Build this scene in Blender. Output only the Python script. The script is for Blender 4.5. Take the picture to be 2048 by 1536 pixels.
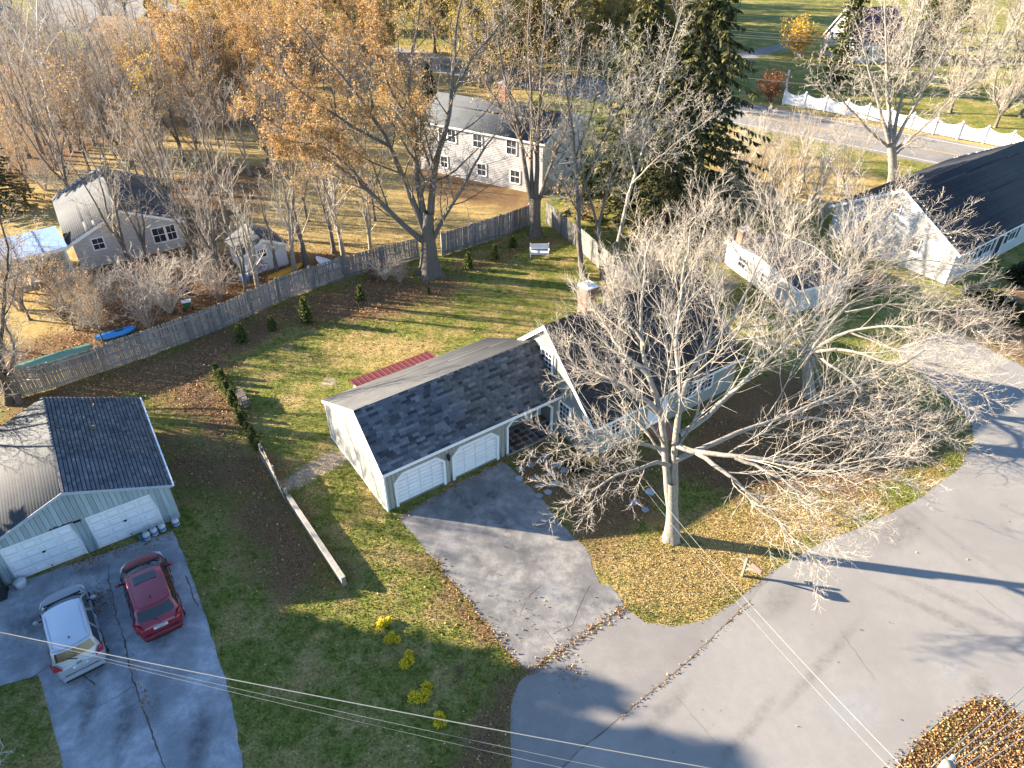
import bpy, math, random
import numpy as np
random.seed(5)
rng = np.random.default_rng(11)
SC = bpy.context.scene
COL = SC.collection
for o in list(bpy.data.objects): bpy.data.objects.remove(o)
R = math.radians

# ---------------------------------------------------------------- camera, sky, sun, exposure
CAM_H, PITCH, FPX = 25.0, R(37.0), 1440.0          # metres, radians, focal length in 2048-px units
cam = bpy.data.cameras.new('camera'); cam_o = bpy.data.objects.new('camera', cam); COL.objects.link(cam_o)
cam.sensor_fit = 'HORIZONTAL'; cam.sensor_width = 36; cam.lens = 36 * FPX / 2048
cam.clip_start = 0.3; cam.clip_end = 3000
cam_o.location = (0, 0, CAM_H); cam_o.rotation_euler = (R(90) - PITCH, 0, 0)
SC.camera = cam_o

SUN_EL = R(17.0); SUN_H = np.array([-0.983, 0.185]); SUN_H /= np.linalg.norm(SUN_H)   # towards the sun
world = bpy.data.worlds.new('World'); SC.world = world; world.use_nodes = True
wn = world.node_tree; wn.nodes.clear()
sky = wn.nodes.new('ShaderNodeTexSky'); sky.sky_type = 'NISHITA'; sky.sun_disc = False
sky.sun_elevation = SUN_EL; sky.sun_rotation = math.atan2(SUN_H[0], SUN_H[1])
sky.altitude = 50; sky.air_density = 1.0; sky.dust_density = 0.4; sky.ozone_density = 3.5
bg = wn.nodes.new('ShaderNodeBackground'); bg.inputs[1].default_value = 0.075
wo = wn.nodes.new('ShaderNodeOutputWorld')
wn.links.new(sky.outputs[0], bg.inputs[0]); wn.links.new(bg.outputs[0], wo.inputs[0])
sun = bpy.data.lights.new('sun', 'SUN'); sun.energy = 5.0; sun.angle = R(0.5); sun.color = (1.0, 0.835, 0.63)
sun_o = bpy.data.objects.new('sun', sun); COL.objects.link(sun_o); sun_o.location = (-60, 20, 40)
from mathutils import Vector, Matrix
_sd = Vector((SUN_H[0] * math.cos(SUN_EL), SUN_H[1] * math.cos(SUN_EL), math.sin(SUN_EL)))
sun_o.rotation_euler = _sd.to_track_quat('Z', 'Y').to_euler()
vs = SC.view_settings
vs.view_transform = 'Standard'; vs.look = 'None'; vs.exposure = 2.5; vs.gamma = 1.0; vs.use_curve_mapping = False
SC.cycles.max_bounces = 5; SC.cycles.diffuse_bounces = 3; SC.cycles.glossy_bounces = 2
SC.cycles.transparent_max_bounces = 8; SC.cycles.transmission_bounces = 3

# ---------------------------------------------------------------- survey helpers: photo measurements -> metres on the site
_F = np.array([0, math.cos(PITCH), -math.sin(PITCH)]); _U = np.array([0, math.sin(PITCH), math.cos(PITCH)])
def G(u, v, z=0.0):
    d = np.array([(u - 1024) / FPX, 0, 0]) + _F + _U * (768 - v) / FPX
    t = (CAM_H - z) / -d[2]
    return np.array([0, 0, CAM_H]) + d * t
def WY(u, v, y):
    d = np.array([(u - 1024) / FPX, 0, 0]) + _F + _U * (768 - v) / FPX
    return np.array([0, 0, CAM_H]) + d * (y / d[1])

# ---------------------------------------------------------------- object helpers
def tag(o, label, cat, group=None, kind=None):
    if label: o['label'] = label
    if cat: o['category'] = cat
    if group: o['group'] = group
    if kind: o['kind'] = kind
    return o
def thing(name, loc, rz, label, cat, group=None):
    o = bpy.data.objects.new(name, None); COL.objects.link(o); o.empty_display_size = .3
    o.location = loc; o.rotation_euler = (0, 0, rz)
    return tag(o, label, cat, group)
def link(name, me, parent=None, loc=None, rot=None, scale=None):
    o = bpy.data.objects.new(name, me); COL.objects.link(o)
    if parent is not None: o.parent = parent
    if loc is not None: o.location = loc
    if rot is not None: o.rotation_euler = rot
    if scale is not None: o.scale = scale
    return o
def copy_tree(o, parent=None):
    c = o.copy(); COL.objects.link(c); c.parent = parent
    for ch in list(o.children): copy_tree(ch, c)
    return c
def np_mesh(name, V, Fq, mat, smooth=False):
    """V (n,3), Fq list of (m,k) int arrays"""
    me = bpy.data.meshes.new(name)
    V = np.asarray(V, np.float32); me.vertices.add(len(V)); me.vertices.foreach_set('co', V.ravel())
    Fq = [np.asarray(f, np.int32) for f in Fq if len(f)]
    li = np.concatenate([f.ravel() for f in Fq]); tot = np.concatenate([np.full(len(f), f.shape[1], np.int32) for f in Fq])
    st = np.concatenate([[0], np.cumsum(tot)[:-1]]).astype(np.int32)
    me.loops.add(len(li)); me.loops.foreach_set('vertex_index', li)
    me.polygons.add(len(tot)); me.polygons.foreach_set('loop_start', st); me.polygons.foreach_set('loop_total', tot)
    if smooth: me.polygons.foreach_set('use_smooth', np.ones(len(tot), bool))
    if mat is not None: me.materials.append(mat)
    me.update(calc_edges=True); me.validate()
    return me
class MB:
    def __init__(s): s.v = []; s.f = []
    def poly(s, pts):
        n = len(s.v); s.v += [tuple(float(c) for c in p) for p in pts]; s.f.append(tuple(range(n, n + len(pts)))); return s
    def box(s, x0, x1, y0, y1, z0, z1):
        n = len(s.v)
        s.v += [(x, y, z) for z in (z0, z1) for x, y in ((x0, y0), (x1, y0), (x1, y1), (x0, y1))]
        for q in ((3, 2, 1, 0), (4, 5, 6, 7), (0, 1, 5, 4), (1, 2, 6, 5), (2, 3, 7, 6), (3, 0, 4, 7)): s.f.append(tuple(n + i for i in q))
        return s
    def prism(s, pts, ext):
        """solid: polygon pts (3D) pushed along ext"""
        n = len(s.v); k = len(pts); e = np.array(ext, float)
        s.v += [tuple(np.array(p, float)) for p in pts] + [tuple(np.array(p, float) + e) for p in pts]
        s.f.append(tuple(range(n, n + k))[::-1]); s.f.append(tuple(range(n + k, n + 2 * k)))
        for i in range(k): j = (i + 1) % k; s.f.append((n + i, n + j, n + k + j, n + k + i))
        return s
    def bar(s, a, b, w, h=None, up=(0, 0, 1)):
        h = h or w; a = np.array(a, float); b = np.array(b, float); d = b - a; d /= np.linalg.norm(d)
        x = np.cross(d, up); 
        if np.linalg.norm(x) < 1e-4: x = np.cross(d, (1, 0, 0))
        x /= np.linalg.norm(x); z = np.cross(x, d)
        q = [a - x * w / 2 - z * h / 2, a + x * w / 2 - z * h / 2, a + x * w / 2 + z * h / 2, a - x * w / 2 + z * h / 2]
        return s.prism(q, b - a)
    def tube(s, pts, r, n=8, cap=True):
        pts = [np.array(p, float) for p in pts]; rs = r if hasattr(r, '__len__') else [r] * len(pts)
        base = len(s.v); ref = None
        for i, p in enumerate(pts):
            d = pts[min(i + 1, len(pts) - 1)] - pts[max(i - 1, 0)]; d = d / (np.linalg.norm(d) + 1e-9)
            if ref is None:
                ref = np.cross(d, (0, 0, 1)); 
                if np.linalg.norm(ref) < 1e-3: ref = np.array([1., 0, 0])
            x = ref - d * (ref @ d); x /= np.linalg.norm(x) + 1e-9; y = np.cross(d, x); ref = x
            for k in range(n):
                a = 2 * math.pi * k / n; s.v.append(tuple(p + (x * math.cos(a) + y * math.sin(a)) * rs[i]))
        for i in range(len(pts) - 1):
            for k in range(n):
                a = base + i * n + k; b = base + i * n + (k + 1) % n; s.f.append((a, b, b + n, a + n))
        if cap:
            s.f.append(tuple(base + k for k in range(n))[::-1]); e = base + (len(pts) - 1) * n; s.f.append(tuple(e + k for k in range(n)))
        return s
    def lathe(s, prof, n=16, c=(0, 0, 0)):
        base = len(s.v)
        for r, z in prof:
            for k in range(n):
                a = 2 * math.pi * k / n; s.v.append((c[0] + r * math.cos(a), c[1] + r * math.sin(a), c[2] + z))
        for i in range(len(prof) - 1):
            for k in range(n):
                a = base + i * n + k; b = base + i * n + (k + 1) % n; s.f.append((a, b, b + n, a + n))
        s.f.append(tuple(base + k for k in range(n))[::-1]); e = base + (len(prof) - 1) * n; s.f.append(tuple(e + k for k in range(n)))
        return s
    def mesh(s, name, mat, smooth=False):
        me = bpy.data.meshes.new(name); me.from_pydata(s.v, [], s.f)
        if mat is not None: me.materials.append(mat)
        if smooth:
            for p in me.polygons: p.use_smooth = True
        me.update(); return me
    def build(s, name, mat, parent=None, smooth=False, loc=None, rot=None, bevel=0, subsurf=0):
        o = link(name, s.mesh(name, mat, smooth), parent, loc, rot)
        if subsurf:
            m = o.modifiers.new('s', 'SUBSURF'); m.levels = m.render_levels = subsurf
        if bevel:
            m = o.modifiers.new('b', 'BEVEL'); m.width = bevel; m.segments = 2; m.limit_method = 'ANGLE'
        return o

# ---------------------------------------------------------------- procedural materials
def _mat(name):
    m = bpy.data.materials.new(name); m.use_nodes = True
    nt = m.node_tree; b = nt.nodes['Principled BSDF']
    return m, nt, b
def _ramp(nt, fac, stops):
    r = nt.nodes.new('ShaderNodeValToRGB'); e = r.color_ramp.elements
    while len(e) < len(stops): e.new(0.5)
    for k, (p, c) in enumerate(stops): e[k].position = p; e[k].color = (*c, 1)
    nt.links.new(fac, r.inputs[0]); return r.outputs[0]
def _noise(nt, scale, detail=4, rough=.6, vec=None, dist=0):
    n = nt.nodes.new('ShaderNodeTexNoise'); n.inputs['Scale'].default_value = scale; n.inputs['Detail'].default_value = detail
    n.inputs['Roughness'].default_value = rough; n.inputs['Distortion'].default_value = dist
    if vec is not None: nt.links.new(vec, n.inputs['Vector'])
    return n.outputs['Fac']
def _math(nt, op, a, b=None, clamp=False):
    n = nt.nodes.new('ShaderNodeMath'); n.operation = op; n.use_clamp = clamp
    for i, x in enumerate((a, b)):
        if x is None: continue
        if isinstance(x, (int, float)): n.inputs[i].default_value = x
        else: nt.links.new(x, n.inputs[i])
    return n.outputs[0]
def _mix(nt, fac, a, b, mode='MIX'):
    n = nt.nodes.new('ShaderNodeMix'); n.data_type = 'RGBA'; n.blend_type = mode
    for key, x in ((0, fac), (6, a), (7, b)):
        if isinstance(x, tuple): n.inputs[key].default_value = (*x, 1)
        elif isinstance(x, (int, float)): n.inputs[key].default_value = x
        else: nt.links.new(x, n.inputs[key])
    return n.outputs[2]
def _bump(nt, b, h, strength, dist=.02):
    n = nt.nodes.new('ShaderNodeBump'); n.inputs['Strength'].default_value = strength; n.inputs['Distance'].default_value = dist
    nt.links.new(h, n.inputs['Height']); nt.links.new(n.outputs[0], b.inputs['Normal'])
def _pos(nt, world=True):
    if world: return nt.nodes.new('ShaderNodeNewGeometry').outputs['Position']
    return nt.nodes.new('ShaderNodeTexCoord').outputs['Object']
def _var(nt):
    """random value per object and per loose piece"""
    a = nt.nodes.new('ShaderNodeObjectInfo').outputs['Random']; g = nt.nodes.new('ShaderNodeNewGeometry').outputs['Random Per Island']
    return _math(nt, 'FRACT', _math(nt, 'ADD', a, g))
def M(name, c1, c2=None, scale=3, rough=.8, bump=0, var=0, metal=0, spec=.3, coat=0, detail=5, stretch=None, dirt=None, bdist=.02):
    m, nt, b = _mat(name)
    b.inputs['Roughness'].default_value = rough; b.inputs['Metallic'].default_value = metal
    b.inputs['Specular IOR Level'].default_value = spec
    if coat: b.inputs['Coat Weight'].default_value = coat; b.inputs['Coat Roughness'].default_value = .08
    p = _pos(nt)
    if stretch:
        mp = nt.nodes.new('ShaderNodeMapping'); mp.inputs['Scale'].default_value = stretch; nt.links.new(p, mp.inputs[0]); p = mp.outputs[0]
    c2 = c2 or tuple(x * .8 for x in c1)
    f = _noise(nt, scale, detail, .65, p)
    col = _ramp(nt, f, [(.3, c1), (.7, c2)])
    if dirt:
        f2 = _noise(nt, dirt[0], 6, .7, p); col = _mix(nt, _math(nt, 'MULTIPLY', _ramp(nt, f2, [(dirt[2], (0, 0, 0)), (dirt[2] + .15, (1, 1, 1))]), dirt[3]), col, dirt[1])
    if var:
        v = _var(nt); k = _math(nt, 'ADD', _math(nt, 'MULTIPLY', v, 2 * var), 1 - var)
        cmb = nt.nodes.new('ShaderNodeCombineXYZ')
        for i in range(3): nt.links.new(k, cmb.inputs[i])
        col = _mix(nt, 1.0, col, cmb.outputs[0], 'MULTIPLY')
    nt.links.new(col, b.inputs['Base Color'])
    if bump: _bump(nt, b, _noise(nt, scale * 6, 4, .7, p), bump, bdist)
    return m
def leaf_mat(name, stops, trans=.35, rough=.6):
    """per-leaf colour picked from a ramp, some light through the blade"""
    m, nt, b = _mat(name); v = _var(nt)
    col = _ramp(nt, v, stops); nt.links.new(col, b.inputs['Base Color'])
    b.inputs['Roughness'].default_value = rough; b.inputs['Specular IOR Level'].default_value = .2
    if trans:
        t = nt.nodes.new('ShaderNodeBsdfTranslucent'); nt.links.new(col, t.inputs[0])
        mx = nt.nodes.new('ShaderNodeMixShader'); mx.inputs[0].default_value = trans
        out = nt.nodes['Material Output']
        nt.links.new(b.outputs[0], mx.inputs[1]); nt.links.new(t.outputs[0], mx.inputs[2]); nt.links.new(mx.outputs[0], out.inputs[0])
    return m
def glass_mat(name, tint=(.02, .03, .04), rough=.06):
    m, nt, b = _mat(name); b.inputs['Base Color'].default_value = (*tint, 1)
    b.inputs['Roughness'].default_value = rough; b.inputs['Specular IOR Level'].default_value = .8
    return m

m_white = M('white_paint', (.8, .81, .82), (.73, .74, .75), 2.5, .5, .05, var=.03, dirt=(1.2, (.4, .39, .36), .6, .35))
m_sage = M('sage_siding', (.31, .315, .28), (.26, .265, .235), 3, .75, .1, var=.07, stretch=(3, 3, .5))
m_sage_h = M('pale_siding', (.3, .312, .298), (.235, .245, .235), 1.6, .75, .1, var=.05, dirt=(1.5, (.24, .23, .19), .52, .55))
m_teal = M('teal_siding', (.37, .43, .445), (.27, .33, .345), 2.2, .8, .15, var=.14, stretch=(2, 2, .4), dirt=(2.5, (.14, .17, .175), .6, .5))
m_dark = M('dark_gap', (.03, .03, .03), (.02, .02, .02), 4, .9)
m_black = M('black_metal', (.015, .015, .017), (.02, .02, .02), 8, .45)
m_glass = glass_mat('window_glass', (.03, .035, .045))
m_glass_car = glass_mat('car_glass', (.02, .026, .03), .05)
m_brick = M('brick', (.30, .135, .09), (.2, .09, .065), 9, .85, .2, var=.25)
m_mortar = M('mortar', (.33, .31, .28), (.26, .24, .22), 8, .9)
m_conc = M('concrete', (.3, .295, .28), (.22, .215, .2), 3, .9, .2, dirt=(2, (.13, .12, .1), .55, .5))
m_metal = M('galvanised_metal', (.45, .47, .5), (.34, .36, .4), 4, .4, metal=.7)
# ================================================================ ground, roads, drives
def pix(pts, z=0.0): return np.array([G(u, v, z)[:2] for u, v in pts])
def seg_dist(P, A, B):
    d = B - A; t = np.clip(((P - A) @ d) / (d @ d + 1e-12), 0, 1); return np.linalg.norm(P - (A + t[:, None] * d), axis=1)
def sdist(P, poly):
    """signed distance, positive inside"""
    ins = np.zeros(len(P), bool); D = np.full(len(P), 1e9)
    for i in range(len(poly)):
        a, b = poly[i], poly[(i + 1) % len(poly)]
        D = np.minimum(D, seg_dist(P, a, b))
        c = ((a[1] > P[:, 1]) != (b[1] > P[:, 1])) & (P[:, 0] < (b[0] - a[0]) * (P[:, 1] - a[1]) / (b[1] - a[1] + 1e-12) + a[0])
        ins ^= c
    return np.where(ins, D, -D)
ZL = [pix(p) for p in (
    [(0, 800), (60, 785), (300, 715), (560, 612), (760, 548), (870, 560), (1080, 478), (1150, 470), (1040, 500), (930, 545), (880, 600), (720, 640), (560, 655), (470, 720), (440, 760), (480, 850), (430, 890), (330, 810), (270, 790), (0, 880)],
    [(0, 700), (150, 650), (330, 560), (480, 480), (600, 500), (760, 520), (300, 695), (0, 790), (-300, 850)],
    [(150, 430), (420, 330), (560, 330), (520, 420), (330, 560), (150, 560)],
    [(1770, 1560), (1850, 1470), (1940, 1402), (1990, 1398), (2060, 1440), (2300, 1700), (1700, 1700)],
    [(820, 300), (1060, 392), (1050, 425), (830, 385)],
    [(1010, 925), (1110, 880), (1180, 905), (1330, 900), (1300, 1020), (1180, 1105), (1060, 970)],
    [(430, 880), (520, 905), (575, 1000), (690, 1165), (620, 1200), (540, 1180), (470, 1020)],
    [(1010, 1310), (1060, 1345), (1040, 1480), (980, 1600), (900, 1536), (970, 1400)],
    [(1830, 640), (2048, 560), (2200, 700), (2048, 730), (1960, 690)],
    [(-200, 250), (0, 160), (200, 150), (260, 260), (150, 330), (-200, 420)],
    [(300, 150), (500, 130), (640, 200), (500, 260), (330, 250)],
    [(280, 850), (340, 870), (420, 900), (520, 960), (500, 1000), (380, 985), (345, 960)],
    [(1400, 800), (1560, 740), (1760, 760), (1900, 850), (1860, 930), (1700, 990), (1480, 990), (1340, 950)],  # leaf litter, also put here to darken the shaded lawn under the front trees
    [(860, 1135), (880, 1140), (1040, 1320), (1060, 1345), (1030, 1340), (930, 1230)],
)]
ZD = [pix(p) for p in (
    [(-300, 120), (1050, 100), (1080, 420), (830, 505), (300, 690), (-200, 800)],
    [(1170, 1090), (1340, 1060), (1480, 1000), (1750, 990), (1700, 1065), (1550, 1130), (1420, 1235), (1330, 1250), (1250, 1210), (1200, 1160)],
    [(640, 380), (900, 380), (1060, 430), (830, 510), (700, 530)],
    [(640, 690), (760, 670), (900, 690), (760, 730)],
    [(1440, 250), (1800, 370), (1700, 420), (1480, 420), (1400, 330)],
    [(1500, 200), (2048, 290), (2048, 320), (1500, 230)],
)]
ZP = [pix(p) for p in ([(560, 966), (600, 938), (655, 905), (694, 898), (696, 928), (640, 948), (592, 980), (566, 984)], [(640, 770), (662, 752), (676, 772)])]
def zone(P, polys, soft):
    v = np.zeros(len(P))
    for p in polys: v = np.maximum(v, np.clip(sdist(P, p) / soft * .5 + .5, 0, 1))
    return v
def axis(lo, hi, fine, out):
    a = list(np.arange(lo, hi + .01, fine)); s = fine; x = lo; l = []; r = []
    while x > -out: s *= 1.35; x -= s; l.append(x)
    s = fine; x = hi
    while x < out: s *= 1.35; x += s; r.append(x)
    return np.array(l[::-1] + a + r)
gx, gy = axis(-46, 46, .4, 900), axis(4, 70, .4, 900)
XX, YY = np.meshgrid(gx, gy); GP = np.stack([XX.ravel(), YY.ravel()], 1)
def hfun(P):          # barely uneven ground, always below the paving
    return (-.03 - .03 * (np.sin(P[:, 0] * .37 + 1.3 * np.sin(P[:, 1] * .23)) * np.sin(P[:, 1] * .31 + .7)))
gv = np.column_stack([GP, np.zeros(len(GP))])
nx, ny = len(gx), len(gy); ii = np.arange(nx * ny).reshape(ny, nx)
gf = np.stack([ii[:-1, :-1], ii[:-1, 1:], ii[1:, 1:], ii[1:, :-1]], -1).reshape(-1, 4)

def lawn_nodes(nt):
    """colour of turf, dry turf, leaf-strewn soil and bare soil from zone attributes and noise"""
    p = _pos(nt)
    def at(n): a = nt.nodes.new('ShaderNodeAttribute'); a.attribute_name = n; return a.outputs['Fac']
    n1, n2, n3 = _noise(nt, .55, 6, .62, p), _noise(nt, 2.6, 6, .7, p), _noise(nt, 16, 4, .75, p)
    green = _ramp(nt, n2, [(.32, (.06, .074, .012)), (.5, (.155, .172, .034)), (.68, (.25, .215, .075))])
    dry = _ramp(nt, n2, [(.3, (.22, .165, .06)), (.5, (.34, .25, .1)), (.72, (.44, .335, .16))])
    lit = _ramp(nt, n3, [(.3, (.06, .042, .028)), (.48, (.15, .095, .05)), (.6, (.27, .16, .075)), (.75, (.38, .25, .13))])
    soil = _ramp(nt, n2, [(.3, (.3, .24, .165)), (.7, (.46, .38, .28))])
    def th(a, amp=.9):
        s = _math(nt, 'ADD', at(a), _math(nt, 'MULTIPLY', _math(nt, 'SUBTRACT', n1, .5), amp))
        s = _math(nt, 'ADD', s, _math(nt, 'MULTIPLY', _math(nt, 'SUBTRACT', n2, .5), .5))
        return _ramp(nt, s, [(.32, (0, 0, 0)), (.68, (1, 1, 1))])
    patch = _ramp(nt, n1, [(.46, (0, 0, 0)), (.64, (.85, .85, .85))])
    c = _mix(nt, patch, green, dry); c = _mix(nt, th('dry'), c, dry)
    sp = _ramp(nt, _noise(nt, 9, 6, .85, p), [(.34, (.42, .42, .42)), (.66, (1.55, 1.55, 1.55))]); c = _mix(nt, 1.0, c, sp, 'MULTIPLY')
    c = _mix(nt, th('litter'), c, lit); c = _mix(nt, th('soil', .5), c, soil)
    return c, n3
m_lawn, nt, b = _mat('lawn'); c, h = lawn_nodes(nt); nt.links.new(c, b.inputs['Base Color']); b.inputs['Roughness'].default_value = .95
b.inputs['Specular IOR Level'].default_value = .1; _bump(nt, b, h, .9, .05)
m_blade, nt, b = _mat('grass_blade'); c, h = lawn_nodes(nt)
v = _var(nt); k = _math(nt, 'ADD', _math(nt, 'MULTIPLY', v, .75), .65); cm = nt.nodes.new('ShaderNodeCombineXYZ')
for i in range(3): nt.links.new(k, cm.inputs[i])
c = _mix(nt, 1.0, c, cm.outputs[0], 'MULTIPLY'); nt.links.new(c, b.inputs['Base Color']); b.inputs['Roughness'].default_value = .7; b.inputs['Specular IOR Level'].default_value = .2

def add_attr(me, P):
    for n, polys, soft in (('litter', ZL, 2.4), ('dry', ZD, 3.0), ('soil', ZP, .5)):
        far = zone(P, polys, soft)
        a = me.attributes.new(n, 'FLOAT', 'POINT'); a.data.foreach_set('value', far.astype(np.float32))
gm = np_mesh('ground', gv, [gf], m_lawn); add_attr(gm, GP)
ground = link('ground', gm); tag(ground, 'autumn lawn with green, dry and leaf strewn patches', None, kind='structure')

def asphalt(name, c1, c2, crack=.5, stain=(.05, .055, .06), sfac=.5, sc=.25):
    m, nt, b = _mat(name); p = _pos(nt)
    big, mid, fine = _noise(nt, sc, 5, .6, p), _noise(nt, 2.2, 5, .7, p), _noise(nt, 60, 3, .8, p)
    col = _ramp(nt, mid, [(.38, c1), (.62, c2)])
    col = _mix(nt, _math(nt, 'MULTIPLY', _ramp(nt, big, [(.45, (0, 0, 0)), (.6, (1, 1, 1))]), sfac), col, stain)
    col = _mix(nt, .35, col, _ramp(nt, fine, [(.35, tuple(x * .6 for x in c1)), (.65, tuple(min(1, x * 1.35) for x in c2))]))
    nt.links.new(col, b.inputs['Base Color']); b.inputs['Roughness'].default_value = .9; b.inputs['Specular IOR Level'].default_value = .25
    _bump(nt, b, fine, .35, .01); return m
m_road = asphalt('worn_light_asphalt', (.232, .222, .21), (.262, .252, .238), stain=(.19, .181, .171), sfac=.6)
m_apron = asphalt('apron_asphalt', (.195, .187, .178), (.235, .224, .212), stain=(.15, .145, .14), sfac=.7)
m_drive = asphalt('patchy_drive_asphalt', (.125, .124, .123), (.27, .262, .25), stain=(.075, .077, .083), sfac=.85, sc=.75)
m_drive2 = asphalt('old_drive_asphalt', (.21, .22, .242), (.4, .416, .445), stain=(.12, .126, .142), sfac=.9, sc=.5)
m_road2 = asphalt('through_road_asphalt', (.215, .202, .186), (.255, .24, .22))
m_tar = M('tar_crack', (.08, .07, .06), (.15, .12, .085), 5, .8)
m_yellow = M('yellow_line_paint', (.5, .34, .08), (.42, .3, .1), 4, .7)
m_line = M('white_line_paint', (.6, .6, .58), (.45, .45, .43), 4, .7)

def sheet(name, pts, z, mat, jit=.05, label=None, parent=None, world=False, thick=.03):
    P = np.array(pts, float) if world else pix(pts)
    out = []
    for i in range(len(P)):
        a, b = P[i], P[(i + 1) % len(P)]; n = max(1, int(np.linalg.norm(b - a) / .45))
        nrm = np.array([-(b - a)[1], (b - a)[0]]); nrm /= np.linalg.norm(nrm) + 1e-9
        for k in range(n): out.append(a + (b - a) * k / n + (nrm * random.uniform(-jit, jit) if k else 0))
    mb = MB(); mb.poly([(x, y, z) for x, y in out])
    o = mb.build(name, mat, parent)
    if parent is None: tag(o, label, None, kind='structure')
    return o
def strip(mb, P, w, z):
    P = np.array(P, float)
    T = np.gradient(P, axis=0); T /= np.linalg.norm(T, axis=1)[:, None] + 1e-9; N = np.stack([-T[:, 1], T[:, 0]], 1)
    ws = w if hasattr(w, '__len__') else [w] * len(P)
    n = len(mb.v)
    for i in range(len(P)):
        for s in (-1, 1): q = P[i] + N[i] * s * ws[i] / 2; mb.v.append((q[0], q[1], z))
    for i in range(len(P) - 1): mb.f.append((n + 2 * i, n + 2 * i + 1, n + 2 * i + 3, n + 2 * i + 2))
def smooth_line(P, n=8):
    P = np.array(P, float); out = []
    for i in range(len(P) - 1):
        p0, p1, p2, p3 = P[max(i - 1, 0)], P[i], P[i + 1], P[min(i + 2, len(P) - 1)]
        for k in range(n):
            t = k / n; out.append(.5 * ((2 * p1) + (-p0 + p2) * t + (2 * p0 - 5 * p1 + 4 * p2 - p3) * t * t + (-p0 + 3 * p1 - 3 * p2 + p3) * t ** 3))
    out.append(P[-1]); return np.array(out)
def wiggle(P, step=.14, amp=.018):
    P = np.array(P, float); out = []
    for i in range(len(P) - 1):
        n = max(2, int(np.linalg.norm(P[i + 1] - P[i]) / step))
        for k in range(n): out.append(P[i] + (P[i + 1] - P[i]) * k / n + np.array([random.gauss(0, amp), random.gauss(0, amp)]))
    out.append(P[-1]); return np.array(out)

apron = sheet('driveway_apron', [(1012, 1640), (1024, 1536), (1022, 1410), (1040, 1362), (1062, 1345), (1160, 1275), (1250, 1215), (1290, 1245), (1340, 1252), (1410, 1240), (1470, 1205), (1508, 1172), (1545, 1140), (1560, 1135), (1500, 1205), (1370, 1330), (1150, 1510), (1030, 1640)], .004, m_apron, label='asphalt apron between the driveway and the street')
drive = sheet('driveway', [(798, 1034), (905, 973), (1003, 922), (1030, 945), (1085, 1000), (1135, 1060), (1180, 1110), (1192, 1150), (1200, 1168), (1222, 1172), (1250, 1214), (1160, 1274), (1060, 1343), (1030, 1318), (985, 1262), (930, 1195), (870, 1118), (815, 1058)], .008, m_drive, jit=.1, label='patchy grey asphalt driveway in front of the attached garage')
road = sheet('side_street', [(1030, 1640), (1150, 1509), (1370, 1329), (1500, 1204), (1556, 1136), (1620, 1096), (1700, 1064), (1790, 1022), (1850, 990), (1915, 940), (1948, 885), (1945, 850), (1920, 815), (1880, 785), (1820, 730), (1790, 700), (1850, 672), (1900, 662), (1960, 690), (2048, 735), (2350, 860), (2500, 1300), (2300, 1420), (2060, 1440), (1990, 1398), (1940, 1402), (1850, 1470), (1770, 1560), (1700, 1660)], .012, m_road, label='pale worn asphalt side street')
ldrive = sheet('neighbour_driveway', [(-120, 1225), (40, 1163), (200, 1110), (345, 1062), (372, 1120), (400, 1200), (430, 1290), (455, 1380), (475, 1460), (490, 1560), (500, 1680), (160, 1680), (125, 1530), (100, 1430), (76, 1350), (0, 1372), (-150, 1400)], .008, m_drive2, label='old blue grey asphalt driveway with two parked cars')

# cracks and joints (thin tar / soil filled strips)
mb = MB()
for pts, w in (([(244, 1262), (253, 1300), (262, 1345), (280, 1400), (305, 1470), (330, 1536)], .07), ([(272, 1370), (225, 1400), (200, 1412)], .022), ([(225, 1190), (232, 1235), (244, 1262)], .04), ([(60, 1358), (110, 1325)], .05), ([(220, 1130), (217, 1160), (225, 1190)], .05), ([(372, 1150), (395, 1215)], .06), ([(160, 1345), (190, 1370)], .05)):
    Q = wiggle(pix(pts)); strip(mb, Q, [w * random.uniform(.4, 1.2) for _ in Q], .0125)
mb.build('crack', m_tar, ldrive)
mb = MB()
for pts, w in (([(1500, 1200), (1370, 1329), (1150, 1509), (1040, 1625)], .04), ([(1680, 1262), (1725, 1325), (1750, 1360)], .01), ([(1950, 1180), (1990, 1215), (2048, 1255)], .014), ([(1351, 1390), (1400, 1450), (1470, 1530)], .009)):
    Q = wiggle(pix(pts)); strip(mb, Q, [w * random.uniform(.4, 1.2) for _ in Q], .0165)
mb.build('crack', m_tar, road)
mb = MB()
for pts, w in (([(1050, 1200), (1085, 1168), (1060, 1190), (1040, 1225)], .016), ([(1180, 1170), (1160, 1210), (1145, 1250), (1110, 1265)], .02), ([(1185, 1205), (1210, 1225)], .015), ([(950, 1165), (1010, 1130), (1085, 1120)], .01), ([(1090, 1260), (1115, 1290)], .016)):
    Q = wiggle(pix(pts)); strip(mb, Q, [w * random.uniform(.4, 1.2) for _ in Q], .0125)
mb.build('crack', m_tar, drive)

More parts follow.
